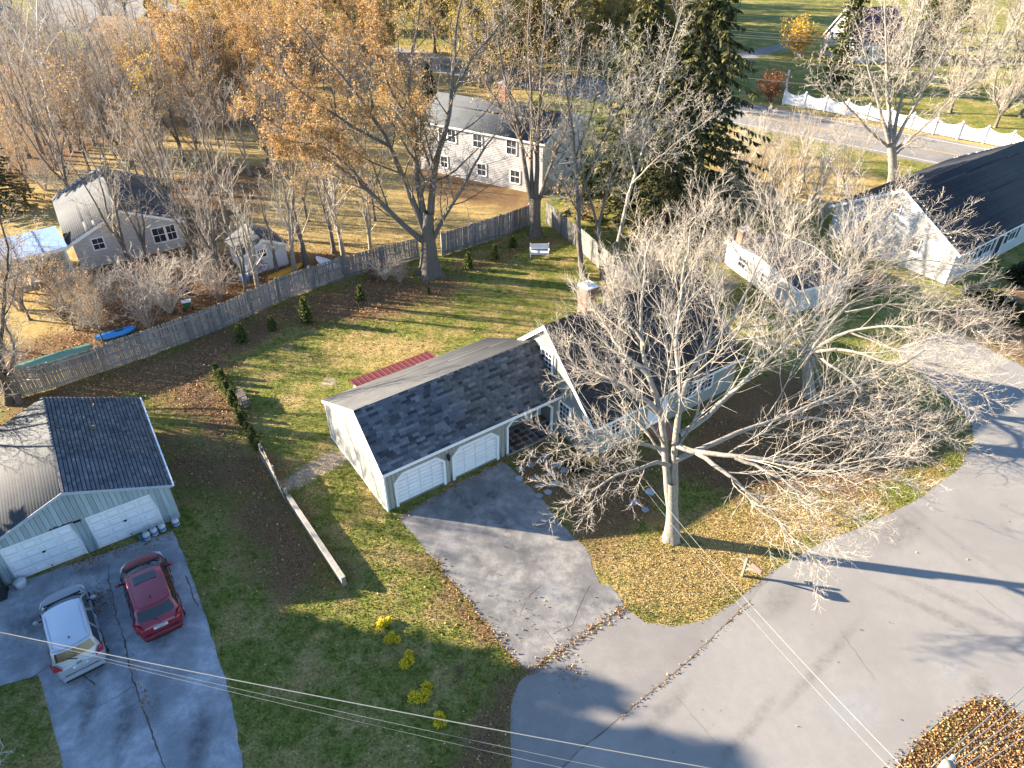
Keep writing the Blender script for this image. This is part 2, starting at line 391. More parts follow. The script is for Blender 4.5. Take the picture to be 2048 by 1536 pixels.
# through road far behind, with lines
CL = smooth_line(pix([(2500, 440), (2250, 378), (2048, 336), (1780, 284), (1520, 234), (1300, 196), (1100, 164), (900, 130), (720, 98), (560, 72), (430, 45), (300, 14), (200, -12), (60, -50)]), 8)
T = np.gradient(CL, axis=0); T /= np.linalg.norm(T, axis=1)[:, None]; NN = np.stack([-T[:, 1], T[:, 0]], 1)
mb = MB(); strip(mb, CL, 8.6, .004); troad = mb.build('through_road', m_road2); tag(troad, 'two lane asphalt road with yellow centre line', None, kind='structure')
mb = MB()
for s in (-.12, .12): strip(mb, CL + NN * s, .11, .008)
mb.build('centre_line', m_yellow, troad)
for s in (-3.6, 3.6):
    mb = MB(); strip(mb, CL + NN * s, .13, .008); mb.build('edge_line', m_line, troad)
sheet('far_driveway', [(1380, 140), (1450, 112), (1560, 88), (1600, 84), (1600, 94), (1560, 100), (1470, 130), (1400, 165)], .0055, m_road2, label='curving asphalt driveway across the through road')
sheet('corner_driveway', [(90, -30), (290, 20), (250, 75), (150, 70), (60, 40)], .006, m_road2, label='pale driveway beside the grey house')

# worn-in marks: oil spots, tyre wear, pale scuffs (soft-edged thin sheets just above the paving)
def stain_mat(name, col, k):
    m, nt, b = _mat(name); b.inputs['Base Color'].default_value = (*col, 1); b.inputs['Roughness'].default_value = .9
    tc = nt.nodes.new('ShaderNodeTexCoord').outputs['Object']; g = nt.nodes.new('ShaderNodeTexGradient'); g.gradient_type = 'SPHERICAL'; nt.links.new(tc, g.inputs[0])
    n = _noise(nt, 3.0, 5, .7, _pos(nt)); f = _math(nt, 'MULTIPLY', _math(nt, 'MULTIPLY', _ramp(nt, g.outputs['Fac'], [(0, (0, 0, 0)), (.7, (1, 1, 1))]), _ramp(nt, n, [(.35, (.15, .15, .15)), (.65, (1, 1, 1))])), k)
    t = nt.nodes.new('ShaderNodeBsdfTransparent'); mx = nt.nodes.new('ShaderNodeMixShader'); nt.links.new(f, mx.inputs[0]); nt.links.new(t.outputs[0], mx.inputs[1]); nt.links.new(b.outputs[0], mx.inputs[2]); nt.links.new(mx.outputs[0], nt.nodes['Material Output'].inputs[0])
    return m
m_oil = stain_mat('oil_stain', (.05, .05, .054), .42); m_wear = stain_mat('tyre_wear', (.13, .124, .118), .26); m_scuff = stain_mat('pale_scuff', (.42, .43, .45), .4)
_zs = [0]
def stain(px, sx, sy, rz, mat, parent, z0=.018):
    p = G(*px); _zs[0] += 1
    MB().poly([(-1, -1, 0), (1, -1, 0), (1, 1, 0), (-1, 1, 0)]).build('stain', mat, parent, loc=(p[0], p[1], z0 + .0002 * _zs[0]), rot=(0, 0, rz)).scale = (sx, sy, 1)
for px, sx, sy, rz, m in (((986, 992), .55, .45, 0, m_oil), ((930, 1000), .5, 1.6, .6, m_oil), ((1000, 1040), .4, 1.8, .6, m_oil), ((960, 1120), .35, 1.6, .7, m_wear), ((1050, 1110), .4, 1.9, .7, m_wear), ((1010, 1240), .8, .7, 0, m_wear), ((1100, 1180), .7, 1.0, .4, m_scuff), ((900, 1085), .5, 1.2, .6, m_scuff), ((1060, 1050), .3, 1.4, .6, m_scuff)):
    stain(px, sx, sy, rz, m, drive)
for px, sx, sy, rz, m in (((330, 1260), .5, 1.4, .2, m_oil), ((250, 1440), .45, 2.2, .25, m_oil), ((400, 1470), .5, 2.0, .2, m_oil), ((360, 1310), .35, .5, .3, m_scuff), ((330, 1340), .3, .3, 0, m_scuff), ((385, 1320), .35, .3, 0, m_scuff), ((350, 1470), .4, .5, .2, m_scuff), ((180, 1400), .5, 2.0, .3, m_oil), ((310, 1400), .4, 1.5, .3, m_wear), ((60, 1250), 1.2, .9, .2, m_oil), ((180, 1140), 1.2, .5, .4, m_oil), ((440, 1420), .3, 1.6, .15, m_scuff), ((200, 1480), .4, 1.5, .2, m_scuff)):
    stain(px, sx, sy, rz, m, ldrive)
for px, sx, sy, rz, m in (((1880, 1230), .3, 3.2, .95, m_wear), ((1940, 1215), .3, 3.2, .95, m_wear), ((1640, 1330), .3, 3.5, -.85, m_wear), ((1800, 1060), .9, 2.2, -.9, m_wear), ((1560, 1200), 1.6, .7, .7, m_wear), ((1480, 1480), .3, 3.0, -.8, m_wear), ((1330, 1420), .4, 2.0, -.8, m_wear), ((1960, 1370), .8, .5, .5, m_wear), ((1700, 1420), 1.5, 1.0, .3, m_scuff), ((1900, 1340), .9, .35, .5, m_scuff)):
    stain(px, sx, sy, rz, m, road)
# ================================================================ buildings
m_groove = M('groove_shade_white', (.7, .71, .73), (.64, .65, .67), 3, .6)  # dulled white puts the shade of the panel relief into the door colour
def plane_mat(o, u, v):
    """matrix whose x runs along u, y along v (up the slope), z = outward normal"""
    u = Vector(u).normalized(); v = Vector(v).normalized(); n = u.cross(v).normalized()
    return Matrix(((u.x, v.x, n.x, o[0]), (u.y, v.y, n.y, o[1]), (u.z, v.z, n.z, o[2]), (0, 0, 0, 1)))
def shingle_mat(name, c1, c2, c3, var_pow=1):
    m, nt, b = _mat(name); p = _pos(nt); v = _var(nt)
    col = _ramp(nt, v, [(0, c1), (.45, c2), (.72, c2), (1, c3)])
    g = _ramp(nt, _noise(nt, 9, 3, .7, p), [(.3, (.88, .88, .88)), (.7, (1.12, 1.12, 1.12))])
    col = _mix(nt, 1.0, col, g, 'MULTIPLY')
    w = _ramp(nt, _noise(nt, .8, 5, .6, p), [(.35, (.86, .86, .87)), (.65, (1.16, 1.16, 1.16))])
    col = _mix(nt, 1.0, col, w, 'MULTIPLY')
    nt.links.new(col, b.inputs['Base Color']); b.inputs['Roughness'].default_value = .85; b.inputs['Specular IOR Level'].default_value = .3
    return m
m_sh_main = shingle_mat('slate_blue_shingle', (.026, .03, .038), (.085, .094, .11), (.14, .15, .168))
m_sh_house = shingle_mat('dark_shingle', (.018, .018, .022), (.034, .034, .04), (.055, .055, .062))
m_sh_left = shingle_mat('weathered_shingle', (.07, .076, .088), (.11, .118, .13), (.16, .165, .17))
m_sh_navy = shingle_mat('navy_shingle', (.02, .022, .031), (.024, .027, .038), (.028, .032, .044))
m_sh_grey = shingle_mat('grey_shingle', (.05, .058, .069), (.053, .061, .072), (.056, .064, .075))
m_sh_grey2 = shingle_mat('lit_slate_shingle', (.046, .049, .056), (.052, .055, .061), (.058, .061, .066))
m_under = M('roof_underlay', (.02, .021, .025), (.03, .03, .034), 5, .9)

def tab_mesh(name, w, l, t, mat):
    """a shingle tab: thick at the butt, thin at the top"""
    g = .006; x = w / 2 - g
    V = [(-x, 0, 0), (x, 0, 0), (x, l, 0), (-x, l, 0), (-x, 0, t), (x, 0, t), (x, l, t * .25), (-x, l, t * .25)]
    F = [(4, 5, 6, 7), (0, 1, 5, 4), (1, 2, 6, 5), (2, 3, 7, 6), (3, 0, 4, 7)]
    me = bpy.data.meshes.new(name); me.from_pydata(V, [], F); me.materials.append(mat); me.update(); return me
def shingles(roof, o, u, v, Lu, Lv, mat, world_m, exp=.15, tw=.33, t=.02, n_single=0, trim=None, pool=None, lay=.02, lap=1.35, wch=(.6, 1, 1, 1.3)):
    """courses of tabs on a slope; n_single nearest to the eye become objects, the rest one 'stuff' part"""
    Mx = plane_mat(o, u, v); rows = int(math.ceil(Lv / exp)); L = exp * lap; spec = []
    for r in range(rows):
        y = r * exp; x = -random.uniform(0, tw)
        while x < Lu:
            w = tw * random.choice(wch); a, b = max(x, 0), min(x + w, Lu)
            if b - a > .05:
                ok = True
                if trim is not None: ok = trim((a + b) / 2, y)
                if ok: spec.append(((a + b) / 2, y, b - a, min(L, Lv - y)))
            x += w
    if pool is not None:
        pool += [(Mx, s, mat, t, lay, roof) for s in spec]; return
    join_tabs(roof, [(Mx, s, mat, t, lay, roof) for s in spec])
def join_tabs(roof, items, name='shingle_courses'):
    if not items: return
    V = []; F = []
    for Mx, (x, y, w, l), mat, t, lay, _ in items:
        n = len(V); h = w / 2 - .005; tt = t * random.uniform(.8, 1.25)
        for p in ((x - h, y, 0), (x + h, y, 0), (x + h, y + l, 0), (x - h, y + l, 0), (x - h, y, tt), (x + h, y, tt), (x + h, y + l, tt * .2), (x - h, y + l, tt * .2)):
            V.append(tuple(Mx @ Vector((p[0], p[1], p[2] + lay))))
        for q in ((4, 5, 6, 7), (0, 1, 5, 4), (1, 2, 6, 5), (3, 0, 4, 7)): F.append(tuple(n + i for i in q))
    o = link(name, np_mesh(name, V, [F], items[0][2]), roof); o['kind'] = 'stuff'
def single_tabs(pool, world_m, n):
    """the n tabs that show largest become one object each"""
    cam_p = Vector((0, 0, CAM_H))
    pool.sort(key=lambda it: ((world_m @ (it[0] @ Vector((it[1][0], it[1][1], 0)))) - cam_p).length)
    cache = {}
    for Mx, (x, y, w, l), mat, t, lay, roof in pool[:n]:
        key = (round(w, 2), round(l, 2), mat.name)
        if key not in cache: cache[key] = tab_mesh('shingle', key[0], key[1], t, mat)
        o = link('shingle', cache[key], roof); o.matrix_basis = Mx @ Matrix.Translation((x, y, lay + random.uniform(0, .002)))
    rest = {}
    for it in pool[n:]: rest.setdefault(it[5].name, []).append(it)
    for items in rest.values(): join_tabs(items[0][5], items)

def planks(wall, x0, x1, w, bot, top, mat, y=0.0, th=.02, gap=.012, name='plank', M4=None):
    """vertical boards on a wall whose outside faces -y; bot/top are functions of x"""
    x = x0; k = 0
    while x < x1 - .02:
        b = min(x + w, x1); a0, b0 = x + gap / 2, b - gap / 2
        zs = [bot(a0), bot(b0), top(b0), top(a0)]
        if zs[3] - zs[0] > .02 and zs[2] - zs[1] > .02:
            d = random.uniform(0, .004)
            mb = MB().prism([(a0, y - th - d, zs[0]), (b0, y - th - d, zs[1]), (b0, y - th - d, zs[2]), (a0, y - th - d, zs[3])], (0, th + d, 0))
            o = mb.build(name, mat, wall)
            if M4 is not None: o.matrix_basis = M4
        x = b; k += 1
def window(parent, w, h, cols, rows, loc, rz, fr=.09, frame_mat=None, glass=None, shutters=None, sash=True, depth=.05):
    """frame facing -y, centred at loc"""
    fm = frame_mat or m_white
    mb = MB(); a, b = w / 2, h / 2
    mb.box(-a - fr, -a, -depth, .02, -b - fr, b + fr); mb.box(a, a + fr, -depth, .02, -b - fr, b + fr)
    mb.box(-a, a, -depth, .02, b, b + fr); mb.box(-a, a, -depth - .03, .02, -b - fr, -b)
    o = mb.build('window', fm, parent, loc=loc, rot=(0, 0, rz))
    MB().box(-a, a, -.012, .0, -b, b).build('pane', glass or m_glass, o)
    mb = MB(); t = .022
    for i in range(1, cols): x = -a + w * i / cols; mb.box(x - t / 2, x + t / 2, -.028, -.013, -b, b)
    for j in range(1, rows): z = -b + h * j / rows; tt = t * (2.2 if sash and j * 2 == rows else 1); mb.box(-a, a, -.03, -.0135, z - tt / 2, z + tt / 2)
    if mb.v: mb.build('muntin', fm, o)
    if shutters:
        for s in (-1, 1):
            c = s * (a + fr + .2); sh = MB().box(c - .18, c + .18, -.05, .0, -b - .05, b + .05)
            for k in range(int(h / .12)): z = -b + .06 + k * .12; sh.box(c - .14, c + .14, -.065, -.049, z, z + .05)
            sh.build('shutter', shutters, o)
    return o
def clapboards(wall, x0, x1, bot, topf, mat, M4, exp=.115):
    """horizontal laps on a wall face (-y outward) up to gable profile; joined: too thin to pick apart"""
    V = []; F = []; z = bot
    while True:
        xs = topf(z)
        if xs is None: break
        a, b = max(x0, xs[0]), min(x1, xs[1])
        if b - a > .05:
            n = len(V)
            V += [(a, -.028, z), (b, -.028, z), (b, -.008, z + exp), (a, -.008, z + exp), (a, 0, z), (b, 0, z)]
            F += [(n, n + 1, n + 2, n + 3), (n + 4, n + 5, n + 1, n)]
        z += exp
    o = link('clapboard', np_mesh('clapboard', V, [F], mat), wall); o.matrix_basis = M4; o['kind'] = 'stuff'
def rotz(x, y, z, a): return Matrix.Translation((x, y, z)) @ Matrix.Rotation(a, 4, 'Z')
def slab(mb, a, b, c, d, t):
    """roof slab from 4 corners, pushed down by t along z"""
    mb.prism([a, b, c, d], (0, 0, -t))

# ---------------------------------------------------------------- the cape house with the attached garage
YW = .608; HOUSE_O = (-5.79, 23.29, 0)
house = thing('cape_house', HOUSE_O, YW, 'sage green cape house with white trim and attached two door garage', 'house')
HM = Matrix.Translation(HOUSE_O) @ Matrix.Rotation(YW, 4, 'Z')
GL, GD, GHE, GHB, GHR, GYR = 9.98, 6.4, 2.60, 2.46, 4.64, 2.16      # garage wing: length, depth, eaves, ridge height and place
# solid core walls
core = MB()
core.prism([(.1, .14, 0), (.1, GD, 0), (.1, GD, GHB - .05), (.1, GYR, GHR - .12), (.1, .14, GHE - .03)], (6.48, 0, 0))
core.prism([(6.58, 1.45, 0), (6.58, GD, 0), (6.58, GD, GHB - .05), (6.58, GYR, GHR - .12), (6.58, 1.45, GHR - .8)], (GL - 6.58, 0, 0))
gwall = core.build('wall', M('shaded_backing', (.1, .1, .09), (.08, .08, .07), 3, .9), house)  # darker than the siding, so its colour supplies the shadow in the board gaps
def chamf(x, a, b, h, c=.45):      # top of a clipped-corner opening
    if x <= a or x >= b: return 0.0
    return h - max(0, a + c - x) - max(0, x - (b - c))
D1, D2, P1 = (.46, 3.18), (3.54, 6.26), (6.72, 9.62)
def botf(x):
    for (a, b), h in ((D1, 1.98), (D2, 1.98), (P1, 2.26)):
        if a < x < b: return chamf(x, a, b, h) + (.0 if chamf(x, a, b, h) < .1 else .02)
    return .02
planks(gwall, .0, 6.75, .2, botf, lambda x: GHE - .02, m_sage, y=.14, th=.14, gap=.02)
planks(gwall, 6.75, 9.95, .2, botf, lambda x: GHE - .02, m_sage, y=.1, th=.1, gap=.02)
planks(gwall, 6.6, 9.96, .2, lambda x: .3, lambda x: GHE + .2, m_sage, y=1.45, th=.02, gap=.02)
# the sunlit end: five tall panels with grooves
edges = np.linspace(.06, GD, 6)
def gtop(y): return (GHE + (GHR - GHE) * y / GYR if y < GYR else GHR + (GHB - GHR) * (y - GYR) / (GD - GYR)) - .1
for k in range(5):
    a, b = edges[k] + .018, edges[k + 1] - .018
    ys = [a] + ([GYR] if a < GYR < b else []) + [b]
    pts = [(0, a, .03), (0, b, .03)] + [(0, y, gtop(y)) for y in ys[::-1]]
    MB().prism([(-.018, p[1], p[2]) for p in pts], (.036, 0, 0)).build('siding_panel', m_sage_h, gwall)
MB().box(-.03, .0, -.02, .06, 0, GHE - .04).box(-.03, .05, -.045, -.018, 0, GHE - .04).build('corner_board', m_white, house)
MB().box(-.05, .03, GD, GD + .06, 0, GHB - .02).build('corner_board', m_white, house)
MB().box(-.05, .0, .06, GD, .0, .1).build('sill_board', m_white, house)
# roof
pool = []
roof_f = MB(); slab(roof_f, (-.09, -.2, GHE - .03), (GL, -.2, GHE - .03), (GL, GYR, GHR), (-.09, GYR, GHR), .07); rf = roof_f.build('roof', m_under, house)
roof_b = MB(); slab(roof_b, (-.09, GYR + .003, GHR), (GL, GYR + .003, GHR), (GL, GD + .2, GHB - .09), (-.09, GD + .2, GHB - .09), .07); rb = roof_b.build('roof', m_under, house)
fs = math.hypot(GYR + .2, GHR - GHE + .03)
shingles(rf, (-.11, -.22, GHE - .045), (1, 0, 0), (0, GYR + .2, GHR - GHE + .03), GL + .1, fs + .03, m_sh_main, HM, exp=.145, tw=.36, t=.022, pool=pool)
bs = math.hypot(GD + .2 - GYR, GHR - GHB + .09)
shingles(rb, (GL, GD + .22, GHB - .1), (-1, 0, 0), (0, -(GD + .2 - GYR), GHR - GHB + .09), GL + .1, bs + .03, m_sh_grey2, HM, exp=.145, tw=60, t=.008)
# white fascia, rake boards, gutter
MB().box(-.12, GL, -.27, -.2, GHE - .19, GHE - .03).build('gutter', m_white, house, bevel=.015)
MB().box(-.07, GL, -.2, .02, GHE - .13, GHE - .1).build('soffit', m_white, house)
rk = MB(); rk.prism([(-.12, -.2, GHE - .21), (-.12, -.2, GHE - .02), (-.12, GYR, GHR + .015), (-.12, GYR, GHR - .18)], (.045, 0, 0)); rk.build('rake_board', m_white, house)
rk = MB(); rk.prism([(-.12, GYR, GHR - .18), (-.12, GYR, GHR + .015), (-.12, GD + .2, GHB - .075), (-.12, GD + .2, GHB - .24)], (.045, 0, 0)); rk.build('rake_board', m_white, house)
# garage doors with raised panels
def opening_trim(a, b, h, c=.45, w=.13, y0=-.035, y1=.1, z0=0, name='trim'):
    o = [(a, z0), (a, h - c), (a + c, h), (b - c, h), (b, h - c), (b, z0)]
    k = w * .42
    i = [(a + w, z0), (a + w, h - c - k), (a + c + k, h - w), (b - c - k, h - w), (b - w, h - c - k), (b - w, z0)]
    mb = MB()
    for q in range(5):
        mb.prism([(o[q][0], y0, o[q][1]), (o[q + 1][0], y0, o[q + 1][1]), (i[q + 1][0], y0, i[q + 1][1]), (i[q][0], y0, i[q][1])], (0, y1 - y0, 0))
    return mb.build(name, m_white, house)
for a, b in (D1, D2):
    opening_trim(a, b, 2.0)
    MB().box(a + .06, b - .06, .06, .16, 0, .07).build('sill', m_conc, house)
    dr = MB().box(a + .1, b - .1, .1, .135, .07, 1.95).build('garage_door', m_groove, house)
    W = (b - a - .2); n = 4
    for r in range(8):
        for cI in range(n):
            x0 = a + .1 + W * cI / n + .03; x1 = a + .1 + W * (cI + 1) / n - .03; z0 = .1 + r * .23
            if z0 > 1.45 and (cI == 0 or cI == n - 1) and z0 > 1.6: continue
            MB().prism([(x0, .1, z0), (x1, .1, z0), (x1, .1, z0 + .18), (x0, .1, z0 + .18)], (0, -.03, 0)).build('panel', m_white, dr)
    for r in range(1, 4): MB().box(a + .1, b - .1, .094, .101, .07 + r * .46, .078 + r * .46).build('seam', m_conc, dr)
opening_trim(P1[0], P1[1], 2.28, c=.42, w=.11, y1=.06)
# wall lantern
ln = MB().box(3.29, 3.37, -.02, .0, 1.6, 1.85); ln.lathe([(.02, 1.95), (.1, 1.86), (.085, 1.84), (.07, 1.58), (.03, 1.52)], 8, (3.33, -.12, 0)); ln.box(3.32, 3.34, -.13, 0, 1.88, 1.9)
ln.build('wall_lantern', m_black, house)
# porch: stone paved floor, step, door
pf = MB().box(6.72, 9.97, -.12, 1.43, 0, .1).build('porch_floor', m_conc, house)
m_flag = M('red_brown_flagstone', (.15, .07, .06), (.1, .085, .075), 2, .8, .2, var=.45)
random.seed(21)
cells = []
for i in range(8):
    for j in range(4):
        cx, cy = 6.95 + i * .4 + random.uniform(-.05, .05), .05 + j * .36 + random.uniform(-.05, .05); r = random.uniform(.15, .185); k = random.randint(5, 7); off = random.random() * 6
        pts = [(min(9.95, max(6.74, cx + r * 1.15 * math.cos(off + 2 * math.pi * q / k))), min(1.42, max(-.1, cy + r * math.sin(off + 2 * math.pi * q / k))), .1) for q in range(k)]
        MB().prism(pts, (0, 0, .012)).build('paving_stone', m_flag, pf)
MB().box(8.7, 9.97, .85, 1.44, .1, .27).build('step', m_conc, house)
for k in range(3): MB().box(8.74 + k * .4, 9.1 + k * .4, .88, 1.42, .27, .282).build('step_stone', m_flag, house)
m_mat2 = M('striped_mat', (.12, .1, .12), (.2, .19, .21), 12, .95, stretch=(1, 4, 1))
MB().box(9.0, 9.85, .12, .75, .114, .128).build('door_mat', m_mat2, house)
dd = MB().box(8.9, 9.82, 1.4, 1.46, .3, 2.35).build('door', m_white, house)
MB().box(9.08, 9.64, 1.385, 1.4, 1.25, 1.95).build('pane', m_glass, dd)
mb = MB()
for k in (1, 2): mb.box(9.08 + k * .187 - .012, 9.08 + k * .187 + .012, 1.375, 1.388, 1.25, 1.95)
mb.box(9.08, 9.64, 1.374, 1.387, 1.59, 1.61); mb.build('muntin', m_white, dd)
MB().box(9.1, 9.62, 1.388, 1.4, .45, 1.1).build('kick_panel', m_sage_h, dd)
MB().box(8.82, 8.9, 1.36, 1.45, .28, 2.43).box(9.82, 9.9, 1.36, 1.45, .28, 2.43).box(8.9, 9.82, 1.36, 1.45, 2.35, 2.43).build('door_frame', m_white, house)
MB().tube([(9.72, 1.36, 1.2), (9.72, 1.4, 1.2)], .03, 8).build('door_knob', m_metal, house)

# main cape block
X0, X1, Y0, Y1, HE, HP = 10.02, 20.5, -2.65, 5.15, 2.48, 6.02
YR = (Y0 + Y1) / 2
cw = MB().prism([(X0, Y0, 0), (X0, Y1, 0), (X0, Y1, HE), (X0, YR, HP - .1), (X0, Y0, HE)], (X1 - X0, 0, 0)).build('wall', m_sage_h, house)
slope = (HP - HE) / (YR - Y0)
def prof(z):      # horizontal extent of the gable at height z, measured along wall-local x
    if z > HP - .25: return None
    if z < HE: return (0, Y1 - Y0)
    s = (z - HE) / slope; return (s, Y1 - Y0 - s)
clapboards(cw, 0, Y1 - Y0, .1, prof, m_sage_h, rotz(X0, Y1, 0, -math.pi / 2))
planks(cw, X0 + .02, X1, .3, lambda x: .05, lambda x: HE - .12, m_sage, y=Y0, th=.02)
MB().box(X0 - .035, X0 + .1, Y0 - .045, Y0 - .021, 0, HE).box(X0 - .04, X0 - .028, Y0 - .02, Y0 + .09, 0, HE).build('corner_board', m_sage_h, house)
o_ = .26; ez = HE - o_ * slope
pf_ = MB(); slab(pf_, (X0 - .16, Y0 - o_, ez), (X1 + .16, Y0 - o_, ez), (X1 + .16, YR, HP), (X0 - .16, YR, HP), .12); hr1 = pf_.build('roof', m_under, house)
pb_ = MB(); slab(pb_, (X0 - .16, YR + .003, HP), (X1 + .16, YR + .003, HP), (X1 + .16, Y1 + o_, ez), (X0 - .16, Y1 + o_, ez), .12); hr2 = pb_.build('roof', m_under, house)
sl = math.hypot(YR - Y0 + o_, HP - ez)
shingles(hr1, (X0 - .17, Y0 - o_ - .02, ez - .015), (1, 0, 0), (0, YR - Y0 + o_, HP - ez), X1 - X0 + .34, sl + .03, m_sh_house, HM, exp=.15, tw=.36)
shingles(hr2, (X1 + .17, Y1 + o_ + .02, ez - .015), (-1, 0, 0), (0, -(YR - Y0 + o_), HP - ez), X1 - X0 + .34, sl + .03, m_sh_house, HM, exp=.2, tw=.6, t=.008)
single_tabs(pool, HM, 300)
for ya, za, yb, zb in ((Y0 - o_, ez, YR, HP), (YR, HP, Y1 + o_, ez)):
    MB().prism([(X0 - .2, ya, za - .24), (X0 - .2, ya, za + .012), (X0 - .2, yb, zb + .012), (X0 - .2, yb, zb - .24)], (.04, 0, 0)).build('rake_board', m_white, house)
MB().box(X0 - .2, X1 + .2, Y0 - o_ - .05, Y0 - o_, ez - .16, ez - .0).build('fascia', m_white, house)
MB().box(X0 - .1, X1 + .1, Y0 - o_, Y0 + .02, ez - .15, ez - .125).build('soffit', m_white, house)
window(house, .82, 1.05, 3, 4, (X0 - .03, 1.1, 3.98), -math.pi / 2)
window(house, .78, 1.15, 3, 4, (X0 - .03, -.5, 1.55), -math.pi / 2)
window(house, .86, 1.15, 3, 4, (11.7, Y0 - .022, 1.6), 0)
window(house, .86, 1.15, 3, 4, (16.9, Y0 - .022, 1.6), 0)
window(house, .86, 1.15, 3, 4, (18.1, Y0 - .022, 1.6), 0)
fd = MB().box(14.1, 15.0, Y0 - .05, Y0 - .02, .25, 2.15).build('door', m_white, house)
for zz in (.4, 1.3): MB().box(14.22, 14.5, Y0 - .065, Y0 - .05, zz, zz + .65).box(14.6, 14.88, Y0 - .065, Y0 - .05, zz, zz + .65).build('panel', m_white, fd)
MB().box(13.75, 14.1, Y0 - .08, Y0 - .02, .2, 2.3).box(15.0, 15.15, Y0 - .08, Y0 - .02, .2, 2.3).box(14.1, 15.0, Y0 - .08, Y0 - .02, 2.15, 2.3).build('door_frame', m_white, house)
st = MB().box(13.8, 15.3, Y0 - 1.3, Y0 - .03, 0, .22).build('front_step', m_brick, house)
# meter cable on the gable and chimney
MB().tube([(X0 - .06, .35, 2.9), (X0 - .06, .35, 4.75)], .03, 8).build('service_mast', m_metal, house)
ch = MB().box(12.2, 12.82, YR - .3, YR + .3, HP - .8, HP + 1.35).build('chimney', m_mortar, house)
random.seed(3)
for cidx in range(14):
    z = HP - .3 + cidx * .115
    for s in range(4):
        xs = 12.2 + (s - .5 * (cidx % 2)) * .21
        a, b = max(12.195, xs), min(12.825, xs + .2)
        if b - a > .05: MB().box(a, b, YR - .315, YR - .299, z, z + .1).build('brick', m_brick, ch)
        ys = YR - .33 + (s - .5 * (cidx % 2)) * .19
        a, b = max(YR - .298, ys), min(YR + .298, ys + .18)
        if b - a > .05: MB().box(12.185, 12.201, a, b, z, z + .1).build('brick', m_brick, ch)
MB().box(12.14, 12.88, YR - .36, YR + .36, HP + 1.35, HP + 1.43).build('chimney_cap', m_white, ch)
MB().box(12.35, 12.68, YR - .16, YR + .16, HP + 1.43, HP + 1.53).build('flue', m_metal, ch)

# lean-to with red metal roof behind the garage
m_red = M('red_metal_roof', (.11, .018, .018), (.08, .014, .014), 2.5, .45, .05, metal=.0, spec=.5)
lean = thing('lean_to_shed', tuple(HM @ Vector((2.2, GD + .5, 0))), YW, 'low lean-to shed with red ribbed metal roof behind the garage', 'shed')
MB().box(0, 4.6, 0, 1.15, 0, 1.7).build('wall', m_white, lean)
rr = MB(); slab(rr, (-.15, -.2, 2.0), (4.75, -.2, 2.0), (4.75, 1.3, 1.75), (-.15, 1.3, 1.75), .04); rr = rr.build('roof', m_red, lean)
for k in range(17): x = -.12 + k * .3; MB().prism([(x, -.2, 2.003), (x + .04, -.2, 2.003), (x + .04, 1.3, 1.753), (x, 1.3, 1.753)], (0, 0, .03)).build('rib', m_red, rr)

# ---------------------------------------------------------------- detached teal garage
LO, LY = (-15.35, 22.9, 0), .573
lg = thing('detached_garage', LO, LY, 'weathered teal board garage with two white overhead doors', 'garage')
LM = Matrix.Translation(LO) @ Matrix.Rotation(LY, 4, 'Z')
LW, LD, LHE, LHR = 7.4, 7.25, 2.16, 3.78
lw = MB().prism([(-LW, .05, 0), (0, .05, 0), (0, .05, LHE), (-LW / 2, .05, LHR - .06), (-LW, .05, LHE)], (0, LD - .05, 0)).build('wall', m_teal, lg)
DL = ((-6.62, -3.93), (-3.41, -.74))
def lbot(x):
    for a, b in DL:
        if a < x < b: return 1.97
    return .02
def ltop(x): return LHE + (LHR - LHE) * (1 - abs(x + LW / 2) / (LW / 2)) - .1
random.seed(8)
planks(lw, -LW, 0, .2, lbot, ltop, m_teal, y=.05, th=.05, gap=.016)
planks(lw, 0, LD - .1, .22, lambda x: .02, lambda x: LHE - .02, m_teal, y=0, th=.02, M4=rotz(0, .08, 0, math.pi / 2))
for a, b in DL:
    d = MB().box(a, b, .025, .05, .03, 1.97).build('garage_door', m_white, lg); W = b - a
    for r in range(4):
        for cI in range(4):
            x0 = a + W * cI / 4 + .08; x1 = a + W * (cI + 1) / 4 - .06; z0 = .1 + r * .475
            pn = MB().prism([(x0, .025, z0), (x1, .025, z0), (x1, .025, z0 + .34), (x0, .025, z0 + .34)], (0, -.022, 0)); pn.build('panel', m_groove, d, bevel=.008)
            MB().box(x0 + .07, x1 - .07, -.012, .003, z0 + .08, z0 + .26).build('panel_field', m_white, d)
    for r in range(1, 4): MB().box(a, b, .018, .026, .06 + r * .475, .068 + r * .475).build('seam', m_conc, d)
    MB().box((a + b) / 2 - .06, (a + b) / 2 + .06, -.02, .025, 1.0, 1.06).tube([((a + b) / 2, -.03, 1.02), ((a + b) / 2, .02, 1.02)], .035, 8).build('door_handle', m_black, d)
    MB().box((a + b) / 2 - .03, (a + b) / 2 + .03, -.0, .025, .1, .16).build('lock', m_black, d)
    MB().box(a - .07, a, .0, .05, 0, 2.0).build('door_trim', m_teal, lg); MB().box(b, b + .05, -.0, .05, 0, 2.0).build('door_trim', m_white, lg)
mb = MB()
m_rot = M('bare_rotten_wood', (.09, .06, .045), (.05, .035, .03), 8, .9, .3)
for k in range(9): x = -4.75 + k * .1; mb.prism([(x, -.004, 1.99), (x + .1, -.004, 1.99), (x + .1, -.004, 2.03 + random.uniform(0, .09)), (x, -.004, 2.03 + random.uniform(0, .09))], (0, .012, 0))
mb.build('bare_wood', m_rot, lg)
MB().box(-3.85, -3.55, -.06, .0, 1.95, 2.02).build('wall_lamp', m_black, lg)
pool = []
lr1 = MB(); slab(lr1, (-LW / 2, -.12, LHR), (.15, -.12, LHE - .02), (.15, LD + .1, LHE - .02), (-LW / 2, LD + .1, LHR), .07); lr1 = lr1.build('roof', m_under, lg)
